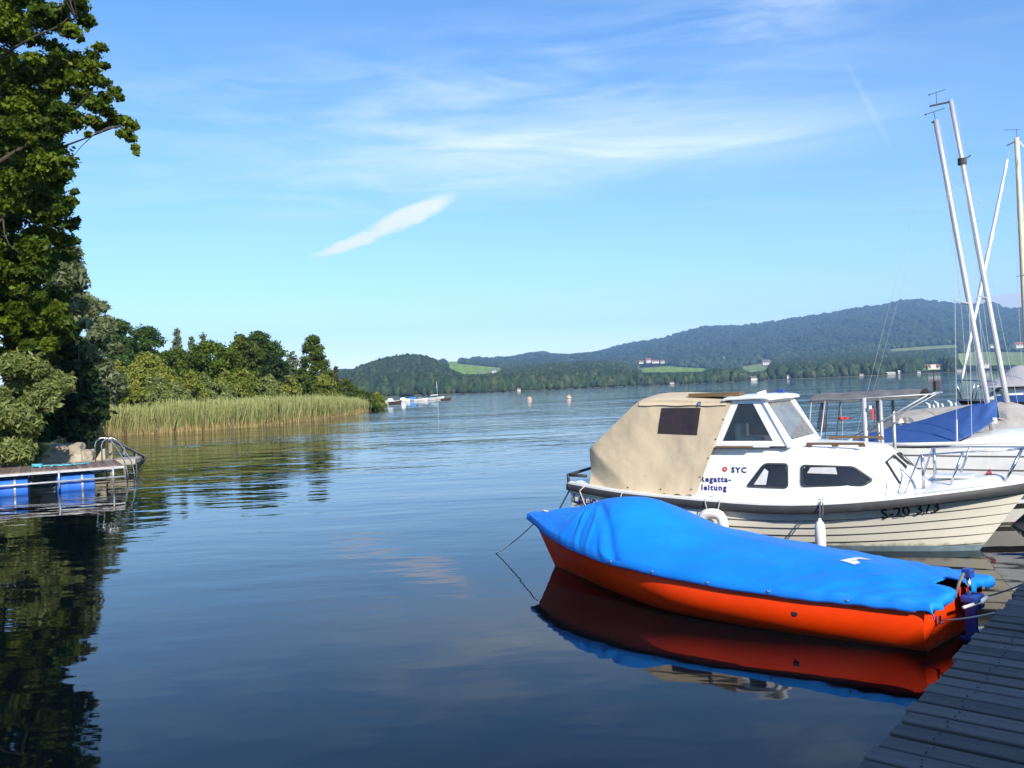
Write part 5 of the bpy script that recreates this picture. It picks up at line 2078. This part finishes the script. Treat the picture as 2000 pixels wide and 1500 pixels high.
def build_yacht_a():
    root = thing('sailing_yacht', 'white sailing yacht with a royal blue boom cover behind the cruiser', 'sailboat', lane(3.7), CR_ANG)
    L, x0 = 6.6, 3.02
    sub_before = set(root.children)
    hull, hp, B, G = yacht_hull(root, L, 2.2, 1.02, 1.03, 1.22, M['gel'], rake=.7, tr=.72, stripes=(('upper_line', .905, .925, 'seam', .004), ('lower_line', .70, .72, 'seam', .004), ('blue_band', .43, .585, 'blue', .005)))
    for o in root.children:
        o.location.x = x0
    # cabin trunk forward of the cover
    mb = MB()
    P = []
    for x, w, h in ((4.6, .62, 1.10), (4.95, .62, 1.18), (5.3, .60, 1.22), (6.2, .52, 1.27), (7.0, .42, 1.29), (7.6, .30, 1.20)):
        P.append([(x, -w - .04, 1.05), (x, -w, h - .03), (x, -w * .82, h), (x, 0, h + .03), (x, w * .82, h), (x, w, h - .03), (x, w + .04, 1.05)])
    mb.grid(P)
    mb.add(P[0], [tuple(range(7))]); mb.add(P[-1], [tuple(range(7))])
    mb.build('cabin_trunk', M['gel'], root, smooth=True, angle=35)
    # cockpit coaming line along the deck
    mb = MB()
    for s in (-1, 1):
        mb.tube([(x0 + .1, s * .80, 1.06), (4.2, s * .98, 1.08), (5.4, s * .98, 1.11), (6.8, s * .8, 1.18)], .03, 8)
    mb.build('toe_rail', M['gel'], root, smooth=True)
    mast = mast_rig(root, (5.16, 0, 1.2), (4.55, 0, 6.30), .044)
    vane(mast, (4.55, 0, 6.30))
    mb = MB()
    k = lambda u: Vector((5.16, 0, 1.2)).lerp(Vector((4.55, 0, 6.30)), u)
    sp = k(.405)
    for s in (-1, 1):
        mb.tube([sp, sp + Vector((-.16, s * .42, .04))], .014, 6)
    mb.build('spreader', M['alu'], mast)
    mb = MB()
    for s in (-1, 1):
        tip = sp + Vector((-.16, s * .42, .04))
        wire(mb, k(.80), tip, .004); wire(mb, tip, (4.75, s * .98, 1.1), .005)
        wire(mb, sp, (4.95, s * .97, 1.1), .005)
        mb.tube([(4.75, s * .98, 1.09), Vector((4.75, s * .98, 1.1)).lerp(tip, .16)], .013, 6)
    wire(mb, k(.80), (9.45, 0, 1.25), .0025)
    wire(mb, k(.99), (3.08, 0, 1.08), .0022)
    for dx, dy in ((-.07, .03), (-.075, -.04), (.09, .02)):
        wire(mb, k(.985) + Vector((dx * .6, dy, 0)), Vector((5.16 + dx, dy, 1.55)), .0035)
    mb.build('rigging', M['alu'], mast)
    # boom and its cover
    mb = MB()
    mb.tube([(5.13, 0, 1.52), (3.15, 0, 1.12)], .045, 8)
    mb.build('boom', M['alu'], root, smooth=True)

    def cov(x, v):
        u = (x - 3.06) / (5.24 - 3.06)
        h = float(np.interp(x, [3.06, 3.33, 4.13, 4.89, 5.16, 5.24], [1.09, 1.20, 1.40, 1.64, 1.70, 1.67]))
        lowz = float(np.interp(x, [3.06, 3.6, 4.5, 4.75, 5.0, 5.24], [1.05, 1.075, 1.095, 1.12, 1.24, 1.42]))
        wl = float(np.interp(x, [3.06, 3.6, 4.5, 4.75, 5.24], [.70, .90, .97, .93, .30]))
        a = abs(v)
        y = wl * a ** 1.0
        z = h + (lowz - h) * a ** 0.9
        f = max(0, (u - .45) / .55)
        d = 0.035 * f * math.sin(x * 26 + a * 3) * math.sin(math.pi * min(1, a * 1.2)) + 0.012 * math.sin(x * 11 - a * 4) * math.sin(math.pi * a)
        return (x, (y + d) * (1 if v > 0 else -1) if a > 0 else 0, z - 0.3 * d)

    mb = MB()
    mb.grid([[cov(x, v) for v in np.linspace(-1, 1, 31)] for x in np.linspace(3.06, 5.24, 70)])
    bc = mb.build('boom_cover', M['royal'], root, smooth=True)
    bc.modifiers.new('cloth', 'SOLIDIFY').thickness = 0.005
    mb = MB()
    mb.box((5.22, -.32, 1.40), (.06, .03, .09))
    mb.build('cover_tie', M['white'], bc)
    # name low on the side and a red tie
    tr = BVHTree.FromPolygons([v.co + Vector((x0, 0, 0)) for v in hull.data.vertices], [tuple(p.vertices) for p in hull.data.polygons])
    letter_on('lettering', 'OBI', 0.26, M['ink_black'], root, tr, 5.42, .20, 0.0, spacing=1.2, bold=0.004, lift=0.012)
    h = tr.ray_cast(Vector((5.15, -3, .66)), Vector((0, 1, 0)))
    mb = MB()
    p = h[0] + Vector((0, -.012, 0))
    mb.tube([p + Vector((-.07, 0, -.04)), p, p + Vector((.03, 0, .06)), p + Vector((.05, 0, -.01)), p + Vector((-.01, 0, -.01))], .008, 6)
    mb.build('red_tie', M['red'], root)
    return root


def build_yacht_b():
    root = thing('sailing_yacht', 'sailing yacht under a stained grey tent with white air vents', 'sailboat', lane(6.1), CR_ANG)
    L, x0 = 6.8, 2.6
    hull, hp, B, G = yacht_hull(root, L, 2.2, .95, .95, 1.15, M['gel'], rake=.7, tr=.72, stripes=(('blue_band', .40, .5, 'blue', .005),))
    for o in root.children:
        o.location.x = x0
    mast = mast_rig(root, (5.30, 0, 1.0), (4.54, 0, 7.25), .048)
    vane(mast, (4.54, 0, 7.25), .36)
    k = lambda u: Vector((5.30, 0, 1.0)).lerp(Vector((4.54, 0, 7.25)), u)
    mb = MB()
    sp = k(.40)
    for s in (-1, 1):
        mb.tube([sp, sp + Vector((-.12, s * .48, .03))], .013, 6)
    mb.build('spreader', M['alu'], mast)
    mb = MB()
    for s in (-1, 1):
        tip = sp + Vector((-.12, s * .48, .03))
        wire(mb, k(.81), tip, .004); wire(mb, tip, (5.0, s * 1.0, 1.0), .005)
    wire(mb, k(.81), (9.2, 0, 1.18), .0025)
    wire(mb, k(.99), (2.7, 0, 1.0), .0022)
    for dx, dy in ((-.08, .03), (-.07, -.05), (.10, .02)):
        wire(mb, k(.985) + Vector((dx * .6, dy, 0)), Vector((5.30 + dx, dy, 1.5)), .0035)
    mb.build('rigging', M['alu'], mast)
    mb = MB()
    h = k(.812)
    mb.tube([h + Vector((0, 0, -.06)), h + Vector((0, 0, .06))], .075, 10); mb.tube([h, h + Vector((.14, .05, .10))], .012, 6)
    mb.build('mast_band', M['rubber'], mast)

    def tent(x, v):
        h = float(np.interp(x, [2.62, 2.80, 3.40, 3.81, 4.67, 5.25, 5.5, 6.6, 7.4], [.98, 1.02, 1.45, 1.50, 1.56, 1.60, 1.52, 1.40, 1.2]))
        wl = B(max(0, min(1, (x - x0) / L))) + .03
        a = abs(v)
        z = h + (.84 - h) * a ** 1.15
        d = .025 * math.sin(x * 7 + a * 5) * math.sin(math.pi * a) + .012 * math.sin(x * 19 - a * 9) * a
        if 3.2 < x < 3.7:
            d += .03 * math.sin(x * 40) * a * (1 - a)
        return (x, (wl * a + d * .5) * (1 if v > 0 else -1), z + d * .4)

    mb = MB()
    mb.grid([[tent(x, v) for v in np.linspace(-1, 1, 27)] for x in np.linspace(2.62, 7.4, 90)])
    tn = mb.build('boat_tent', M['grey_tent'], root, smooth=True)
    tn.modifiers.new('cloth', 'SOLIDIFY').thickness = 0.005
    for x, a in ((3.62, .42), (5.12, .42)):
        p = Vector(tent(x, -a))
        mb = MB()
        P = []
        for j in np.linspace(0, 1, 5):
            P.append([p + Vector((.14 * math.cos(b) * (1 - .8 * j), -.03 - .11 * (1 - j), .13 * math.sin(b) * (1 - .25 * j) + .02 * j)) for b in np.linspace(0, math.pi, 10)])
        mb.grid(P)
        mb.build('air_vent', M['white'], tn, smooth=True)
    mb = MB()
    for x, z in ((3.9, 1.50), (4.05, 1.52), (4.28, 1.53)):
        mb.tube([(x, .3, z - .2), (x, .3, z + .06), (x - .06, .3, z + .10)], .022, 8)
        mb.tube([(x + .07, .3, z + .06), (x + .10, .3, z - .05)], .018, 6)
    mb.build('winches', M['white'], root, smooth=True)


def build_yacht_c():
    # points out to the left, bow rail and furled sail; further along the row
    bow = np.array([14.5, 27.9])
    stern = np.array([21.6, 25.6])
    d = (bow - stern) / np.linalg.norm(bow - stern)
    ang = math.atan2(d[1], d[0])
    L = float(np.linalg.norm(bow - stern))
    root = thing('sailing_yacht', 'larger yacht with dark hull and furled white jib under a pale grey tent', 'sailboat', (stern[0], stern[1], 0), ang)
    hull, hp, B, G = yacht_hull(root, L, 2.5, 1.05, 1.02, 1.28, M['brown_hull'], rake=.9, tr=.7, stripes=(('white_band', 1.06, 1.14, 'gel', .01), ('blue_band', .80, .93, 'blue', .008)))
    # local helper: forward x is towards the bow (left in the picture)
    loc = lambda p: Vector((float((p[:2] - stern) @ d), float((p[:2] - stern) @ np.array([-d[1], d[0]])), p[2]))
    mb = MB()
    P = []
    for x, w, h in ((1.6, .85, 1.62), (3.6, .84, 1.66), (5.2, .74, 1.62), (6.2, .50, 1.56), (6.6, .36, 1.30)):
        P.append([(x, -w - .05, 1.08), (x, -w, h - .1), (x, -w * .85, h), (x, 0, h + .05), (x, w * .85, h), (x, w, h - .1), (x, w + .05, 1.08)])
    mb.grid(P)
    mb.add(P[0], [tuple(range(7))]); mb.add(P[-1], [tuple(range(7))])
    cb = mb.build('cabin_trunk', M['gel'], root, smooth=True, angle=35)
    for x in (2.6, 4.2):
        mb = MB()
        mb.box((x, .875, 1.38), (.8, .02, .13))
        mb.build('cabin_window', M['dark_win'], cb, bevel=.008)
        mb = MB()
        mb.box((x, -.875, 1.38), (.8, .02, .13))
        mb.build('cabin_window', M['dark_win'], cb, bevel=.008)
    mb = MB()
    for s in (-1, 1):
        mb.grid([[(x, s * (B(x / L) + .02), 1.10 + .05 * (x / L)), (x, s * (B(x / L) + .01), 1.36)] for x in np.linspace(.6, 6.5, 12)])
    mb.build('weather_cloth', M['royal'], root)
    # tent over boom
    mb = MB()
    P = []
    for x in np.linspace(.5, 6.75, 40):
        h = float(np.interp(x, [.5, 1.0, 2.8, 5.3, 5.75, 6.2, 6.75], [2.05, 2.25, 2.35, 2.34, 2.25, 1.95, 1.62]))
        P.append([(x, 1.0 * v * min(1, 1.3 - .22 * max(0, x - 3.6)), h + (1.62 - h) * abs(v) ** 1.15 + .02 * math.sin(x * 9 + v * 3) * (1 - abs(v))) for v in np.linspace(-1, 1, 17)])
    mb.grid(P)
    tn = mb.build('boat_tent', M['lav_tent'], root, smooth=True)
    tn.modifiers.new('cloth', 'SOLIDIFY').thickness = 0.005
    # pulpit
    mb = MB()
    for s in (-1, 1):
        mb.tube([(L - 1.35, s * .55, 1.22), (L - 1.05, s * .48, 1.80), (L - .55, s * .3, 1.86), (L - .02, s * .04, 1.90)], .022, 8)
        mb.tube([(L - .50, s * .28, 1.24), (L - .62, s * .3, 1.85)], .018, 6)
        mb.tube([(L - .15, s * .08, 1.26), (L + .02, s * .04, 1.90)], .018, 6)
    mb.build('pulpit', M['steel'], root, smooth=True)
    mt = loc(at(1990, 265, 27.0))
    mt.y = 0
    mast = mast_rig(root, (mt.x, 0, 1.2), (mt.x, 0, mt.z), .085)
    mast.data.materials[0] = M['pale_spar']
    mb = MB()
    mb.tube([(mt.x - .1, 0, mt.z - .05), (mt.x + .28, 0, mt.z - .20)], .025, 6); mb.tube([(mt.x, 0, mt.z), (mt.x, 0, mt.z + .3)], .008, 5); mb.tube([(mt.x - .1, 0, mt.z + .26), (mt.x + .35, 0, mt.z + .30)], .009, 5)
    mb.build('masthead_fitting', M['dark_rope'], mast)
    mb = MB()
    a, b = Vector((mt.x + .22, 0, mt.z - .35)), Vector((L - .1, 0, 1.55))
    mb.tube([a.lerp(b, u) for u in np.linspace(0.04, .97, 24)], [.025 + .034 * math.sin(math.pi * min(1, u * 1.02)) ** .6 + .008 * math.sin(u * 90) for u in np.linspace(0.04, .97, 24)], 10)
    mb.build('furled_jib', M['sailcloth'], mast, smooth=True)
    mb = MB()
    wire(mb, a, b, .008)
    for s in (-1, 1):
        sp = Vector((mt.x, s * .75, 5.2))
        wire(mb, (mt.x, 0, mt.z - .3), sp, .006); wire(mb, sp, (mt.x - .1, s * 1.1, 1.2), .006); mb.tube([(mt.x, 0, 5.15), sp], .016, 6)
    wire(mb, (mt.x, 0, mt.z), (.1, 0, 1.2), .006)
    mb.build('rigging', M['alu'], mast)


M['pale_spar'] = plain('cream_spar', (0.66, 0.57, 0.40), 0.4)
M['sailcloth'] = plain('sailcloth', (0.78, 0.78, 0.80), 0.7, var=.1, scale=3, dirt=((.35, .42, .6), .5))
build_yacht_a()
build_yacht_b()
build_yacht_c()


# ------------------------------------------------------------------ pontoon on blue barrels
def build_pontoon():
    o = np.array([-10.72, 23.35])
    fx = np.array([-13.25, 21.95]) - o
    fx = fx / np.linalg.norm(fx)                # to the left along the front edge
    ang = math.atan2(fx[1], fx[0])              # local x left, local y towards the camera side is negative of back
    root = thing('pontoon', 'wooden bathing pontoon floating on blue barrels at the left bank', 'pontoon', (o[0], o[1], 0), ang)
    back = -1 if (-fx[1] * 0 + fx[0]) > 0 else 1
    # local +y is fx rotated 90 deg anticlockwise; find which sign leads away from the camera
    yv = np.array([-fx[1], fx[0]])
    sb = 1 if yv[1] > 0 else -1
    W = 2.6
    mb = MB()
    val = []
    x = 0.0
    while x < 5.2:
        nv = len(mb.v)
        mb.box((x + .06, sb * W / 2, .585 + random.uniform(-.006, .006)), (.115, W + random.uniform(-.05, .05), .035))
        val += [random.random()] * (len(mb.v) - nv)
        x += .122
    dk = mb.build('deck_boards', M['deck_brown'], root)
    a = dk.data.attributes.new('board', 'FLOAT', 'POINT')
    a.data.foreach_set('value', val)
    mb = MB()
    mb.box((2.6, -sb * .01, .545), (5.2, .05, .06)); mb.box((2.6, sb * (W), .54), (5.2, .05, .06)); mb.box((0, sb * W / 2, .54), (.05, W, .06))
    mb.build('edge_beam', M['grey_metal'], root)
    mb = MB()
    for y in (-.06, W):
        mb.tube([(-.05, sb * y, .285), (5.2, sb * y, .285)], .028, 8)
        for xx in (.25, 1.55, 2.95, 4.4):
            mb.tube([(xx, sb * y, .56), (xx, sb * y, .10)], .025, 8)
    for xx in (.3, 2.2, 4.2):
        mb.tube([(xx, 0, .285), (xx, sb * W, .285)], .025, 8)
    mb.build('steel_frame', M['grey_metal'], root, smooth=True)
    for xc in (1.15, 2.72, 4.35):
        for yc in (.34, W - .34):
            mb = MB()
            prof = [(0, -.46), (.24, -.46), (.28, -.44), (.285, -.2), (.295, -.18), (.285, -.16), (.285, .16), (.295, .18), (.285, .2), (.28, .44), (.24, .46), (0, .46)]
            mb.lathe(prof, (xc, sb * yc, .16), 20, axis=(1, 0, 0))
            br = mb.build('barrel', M['barrel'], root, smooth=True, angle=40)
            mb = MB()
            mb.lathe([(.297, -.025), (.303, -.02), (.303, .02), (.297, .025)], (xc - .15, sb * yc, .16), 20, axis=(1, 0, 0))
            mb.build('strap', M['grey_metal'], br)
    # bathing ladder with tall curved rails at the lake end
    mb = MB()
    for y, xo in ((1.2, -.07), (1.75, .07)):
        pts = [(.50, sb * y, .58), (.50, sb * y, 1.10), (.46, sb * y, 1.22), (.36, sb * y, 1.30), (.22, sb * y, 1.31), (.08, sb * y, 1.22), (-.06, sb * y, 1.0), (-.26, sb * y, .6), (-.32, sb * y, .3), (-.33, sb * y, -.6)]
        mb.tube([(p[0] + xo, p[1] - .15, p[2]) for p in pts], .019, 8)
    for z in (.25, -.02, -.3):
        mb.tube([(-.325, sb * 1.25, z), (-.325, sb * 1.75, z)], .02, 8)
    mb.build('ladder', M['steel'], root, smooth=True)
    return root, o, fx, yv * sb


M['deck_brown'] = wood('brown_deck_boards', (0.17, 0.115, 0.085), grain=(14, 1.2, 14))
pn_root, pn_o, pn_x, pn_y = build_pontoon()


def pn_world(x, y, z):
    q = pn_o + pn_x * x + pn_y * y
    return (q[0], q[1], z)


def build_bank_things():
    # heavy blocks of the old landing wall
    c0 = at(122, 888, 28.0)
    root = thing('landing_wall', 'broken pale concrete wall on the bank behind the pontoon', 'wall', (c0[0], c0[1], c0[2] - .25), RAD(16))
    mb = MB()
    mb.box((0, 0, .22), (1.25, .7, .75))
    mb.box((.74, .05, .12), (.36, .6, .45))
    mb.box((-.75, -.15, .05), (.5, .6, .4))
    o = mb.build('blocks', M['stone'], root, bevel=.06)
    sub = o.modifiers.new('s', 'SUBSURF'); sub.subdivision_type = 'SIMPLE'; sub.levels = sub.render_levels = 4
    tx = bpy.data.textures.new('rock', 'CLOUDS'); tx.noise_scale = .35
    dm = o.modifiers.new('d', 'DISPLACE'); dm.texture = tx; dm.strength = .16
    mb = MB()
    mb.box((.85, -.1, -.08), (2.9, 1.3, .2))
    mb.build('slab', M['stone'], root, bevel=.04)
    mb = MB()
    mb.plate([(1.0, -.25, .0), (1.32, -.25, .0), (1.32, -.25, .38), (1.22, -.25, .37)], .28)
    mb.build('wedge_block', M['stone'], root, bevel=.03)
    # timber ramp rail sloping into the water
    a, b = np.array(at(214, 858, 27.5)), np.array(onto(284, 893, 0.02))
    root = thing('ramp_rail', 'weathered timber railing sloping down into the water beside the ladder', 'railing', (0, 0, 0))
    d = b - a
    side = np.array([-0.35, 0.7, 0])
    mb = MB()
    for k in (0, .9):
        p = a + side * k
        q = b + side * k
        mb.tube([p, q], .045, 6)
        mb.tube([p - np.array([0, 0, .42]), q - np.array([0, 0, .12])], .035, 6)
    mb.build('rails', M['grey_wood'], root)
    for u in (0.02, .33, .66, .95):
        for k in (0, .9):
            p = a + d * u + side * k
            mb = MB()
            mb.tube([p + np.array([0, 0, .05]), (p[0], p[1], -.5)], .05, 6)
            mb.build('post', M['grey_wood'], root)
    mb = MB()
    for u in np.linspace(.03, .95, 16):
        p = a + d * u
        mb.tube([p, p + side * .9], .02, 5)
    mb.build('slats', M['grey_wood'], root)
    # turquoise line coiled on the deck
    mb = MB()
    pts = []
    for t in np.linspace(0, 1, 60):
        x = 0.75 + 1.3 * t
        pts.append(pn_world(x + .06 * math.sin(t * 30), 1.4 + .14 * math.cos(t * 37), .622 + .02 * math.sin(t * 17) ** 2))
    for t in np.linspace(0, 4 * math.pi, 30):
        pts.append(pn_world(2.05 + .12 * math.cos(t), 1.5 + .12 * math.sin(t), .625 + .006 * t))
    mb.tube(pts, .022, 6)
    tag(mb.build('rope_coil', M['turquoise'], smooth=True), 'turquoise rope lying loosely on the pontoon deck', 'rope')


M['grey_wood'] = wood('grey_timber', (0.34, 0.30, 0.24), grain=(6, 6, 3))
M['turquoise'] = plain('turquoise_rope', (0.10, 0.42, 0.50), 0.8)
build_bank_things()


# ------------------------------------------------------------------ far moorings, buoys, houses
def small_boat(label, px, py, Lm, heading, hullm='gel', cover=None, mast=0.0, cabin=True, group='boats moored off the spit', Y=None):
    p = onto(px, py, 0.0) if Y is None else np.array([*at(px, py, Y)[:2], 0])
    root = thing('moored_boat', label, 'boat', (p[0], p[1], 0), RAD(heading), group)
    bw = Lm * .34
    n = 9
    mb = MB()
    P = []
    for s in np.linspace(0, 1, n):
        b = bw / 2 * float(np.interp(s, [0, .3, .6, .85, 1], [.8, 1, .95, .5, .03]))
        g = .55 + .35 * s * s
        P.append([((s - .5) * Lm - .25 * s * (1 - q), b * sgn * q ** .35 if q > 0 else 0, g * (q ** 1.0) - .15 * (1 - q)) for sgn in (1,) for q in (1, .5, .15, 0)] + [((s - .5) * Lm - .25 * s * (1 - q), -b * q ** .35, g * q - .15 * (1 - q)) for q in (.15, .5, 1)])
    mb.grid(P, close=True)
    mb.add(P[0], [tuple(range(7))])
    mb.build('hull', M[hullm], root, smooth=True, angle=40)
    if cabin:
        mb = MB()
        h = .55
        a = [(-.25 * Lm, .3 * bw, .6), (.18 * Lm, .3 * bw, .7), (.10 * Lm, .24 * bw, .7 + h), (-.2 * Lm, .24 * bw, .65 + h)]
        b = [(x, -y, z) for x, y, z in a]
        mb.add(a + b, [(0, 1, 2, 3), (7, 6, 5, 4), (0, 4, 5, 1), (1, 5, 6, 2), (2, 6, 7, 3), (3, 7, 4, 0)])
        mb.build('cabin', M[cover or 'gel'], root, bevel=.05)
    if mast:
        mb = MB()
        mb.tube([(.08 * Lm, 0, .6), (.02 * Lm, 0, mast)], .075, 8)
        mb.build('mast', M['alu'], root, smooth=True)
        mb = MB()
        mb.tube([(.06 * Lm, 0, 1.5), (-.4 * Lm, 0, 1.4)], .12, 8)
        mb.build('boom', M['gel'], root)


far = [('white motorboat nearest the reed tip off the spit', 762, 787, 3.6, 170, 'gel', 'white', 0, True),
       ('low dark boat beside the plank landing off the spit', 772, 789, 3.2, 10, 'brown_hull', None, 0, False),
       ('white boat with a pale windscreen second in the far row', 788, 785, 4.0, 20, 'gel', 'gel', 0, True),
       ('white boat with a bright blue cover in the far row', 806, 783, 4.6, 165, 'gel', 'tarp', 0, True),
       ('white boat with a grey cover in the far row', 822, 783, 4.2, 15, 'gel', 'grey_canopy', 0, True),
       ('long low white boat before the sailing boat in the far row', 836, 782, 4.6, 175, 'gel', None, 0, False),
       ('small white sailing boat with a bare mast at the end of the far row', 853, 779, 5.6, 5, 'gel', None, 6.4, False),
       ('tiny dark rowing boat at the right end of the far row', 871, 782, 3.0, 12, 'brown_hull', None, 0, False)]
for f in far:
    small_boat(f[0], f[1], f[2], f[3], f[4], f[5], f[6], f[7], f[8])

tagroot = thing('landing_stage', 'narrow plank landing stage at the tip of the spit', 'jetty', tuple(onto(750, 787, 0)), RAD(15))
mb = MB()
mb.box((-1.5, 0, .55), (9, 1.0, .10))
mb.build('deck', M['old_wood'], tagroot)
for x in (-5, -2.5, 0, 2.6):
    mb = MB()
    mb.tube([(x, 0, -.6), (x, 0, .5)], .09, 6)
    mb.build('post', M['pier_beam'], tagroot)


def buoy(px, py, label):
    p = onto(px, py, 0)
    root = thing('buoy', label, 'buoy', (p[0], p[1], 0), 0, 'orange buoys on the lake')
    mb = MB()
    mb.lathe([(0, -.2), (.34, -.12), (.46, .15), (.40, .42), (.20, .58), (.14, .68), (0, .70)], (0, 0, 0), 14)
    mb.build('float', M['buoy'], root, smooth=True)
    mb = MB()
    mb.lathe([(.46, .1), (.49, .12), (.49, .2), (.46, .22)], (0, 0, 0), 14)
    mb.build('band', M['white'], root)


buoy(1034, 781, 'orange buoy floating nearer the end of the spit')
buoy(1111, 778, 'orange buoy floating nearer the white cruiser')


def house(label, px, py, Y, w, h, roof='roof_red', rz=0.0, wall='house_wall', cat='house'):
    p = ground_pt(np.array([float(px)]), np.array([float(Y)]))[0]
    want = EYE + (horizon(px) - py) / F_PX * Y       # foot of the house as seen
    z = want if want > p[2] else p[2]
    root = thing('house' if cat == 'house' else 'boat_shed', label, cat, (p[0], p[1], z), rz, 'houses across the lake')
    d = w * .7
    mb = MB()
    prof = [(-d / 2, -3.0), (-d / 2, h * .62), (0, h * .96), (d / 2, h * .62), (d / 2, -3.0)]
    a = [(-w / 2, y, q) for y, q in prof]
    b = [(w / 2, y, q) for y, q in prof]
    mb.add(a + b, [(0, 1, 2, 3, 4), (9, 8, 7, 6, 5), (0, 5, 6, 1), (3, 8, 9, 4)])
    mb.build('wall', M[wall], root)
    mb = MB()
    for s in (-1, 1):
        mb.plate([(-w * .55, 0, h), (w * .55, 0, h), (w * .55, s * d * .62, h * .56), (-w * .55, s * d * .62, h * .56)], .25 * s)
    mb.build('roof', M[roof], root)
    for x in (-.28, .02, .3):
        mb = MB()
        mb.box((x * w, -d / 2 - .03, h * .34), (w * .12, .08, h * .2))
        mb.build('window', M['dark_win'], root)


HOUSES = [
    ('red roofed farmhouse in the trees behind the canopy boat', 1822, 721, 1480, 19.0, 8.0, 'roof_red'),
    ('white farmhouse at the top of the small meadow over the cruiser cabin', 1497, 711, 2350, 20.0, 12.0, 'roof_grey'),
    ('white chapel like house in the village below the ridge', 1268, 707, 2900, 16.0, 13.0, 'roof_red'),
    ('long pale house in the middle of the village below the ridge', 1281, 708, 2900, 24.0, 9.0, 'roof_red'),
    ('small pale house at the right of the village below the ridge', 1296, 708, 2900, 13.0, 9.0, 'roof_red'),
    ('small red roofed house at the left of the village below the ridge', 1254, 709, 2900, 14.0, 9.0, 'roof_red'),
    ('white house at the foot of the left meadow', 966, 728, 2300, 13.0, 11.0, 'roof_grey'),
    ('pale cottage below the left meadow beside the white house', 941, 733, 2200, 14.0, 9.0, 'roof_grey'),
    ('white boathouse on the shore above the tan canvas tent', 1471, 741, 1255, 11.6, 4.8, 'roof_grey'),
    ('white shed at the shore right of the boathouse', 1540, 737, 1265, 6.1, 4.1, 'roof_grey'),
    ('white shore hut under the wooded knoll', 1681, 735, 1262, 6.8, 3.4, 'roof_grey'),
    ('low white shore house right of the hut', 1738, 731, 1262, 12.2, 3.4, 'house_wall'),
    ('gleaming white boat shed on the far shore', 1758, 731, 1262, 6.1, 5.4, 'house_wall'),
    ('small white shore cabin below the red roofed farmhouse', 1793, 729, 1262, 6.1, 4.1, 'roof_grey'),
    ('narrow white house beside the red roofed farmhouse', 1797, 721, 1470, 6.0, 9.0, 'roof_grey'),
    ('red roofed house on the right hand meadow by the masts', 1992, 678, 2500, 26.0, 15.0, 'roof_red'),
    ('white house at the edge of the meadow between the masts', 1938, 678, 2600, 12.0, 9.0, 'roof_grey'),
    ('white hut low on the shore between the two masts', 1925, 716, 1450, 9.0, 10.0, 'roof_grey'),
    ('pale cottage at the shore below the left woods', 1013, 765, 1030, 4.1, 3.4, 'roof_grey'),
    ('small white boat shed at the waterline above the buoys', 1312, 749, 1200, 6.1, 2.7, 'roof_grey'),
    ('pale stone cottage in the trees above the waterline', 1425, 741, 1260, 5.4, 5.4, 'roof_grey'),
    ('white shore hut between the forestay and the first mast', 1872, 727, 1255, 8.2, 4.1, 'roof_grey'),
]
for h in HOUSES:
    house(h[0], h[1], h[2], h[3], h[4], h[5], h[6], random.uniform(-.3, .3))
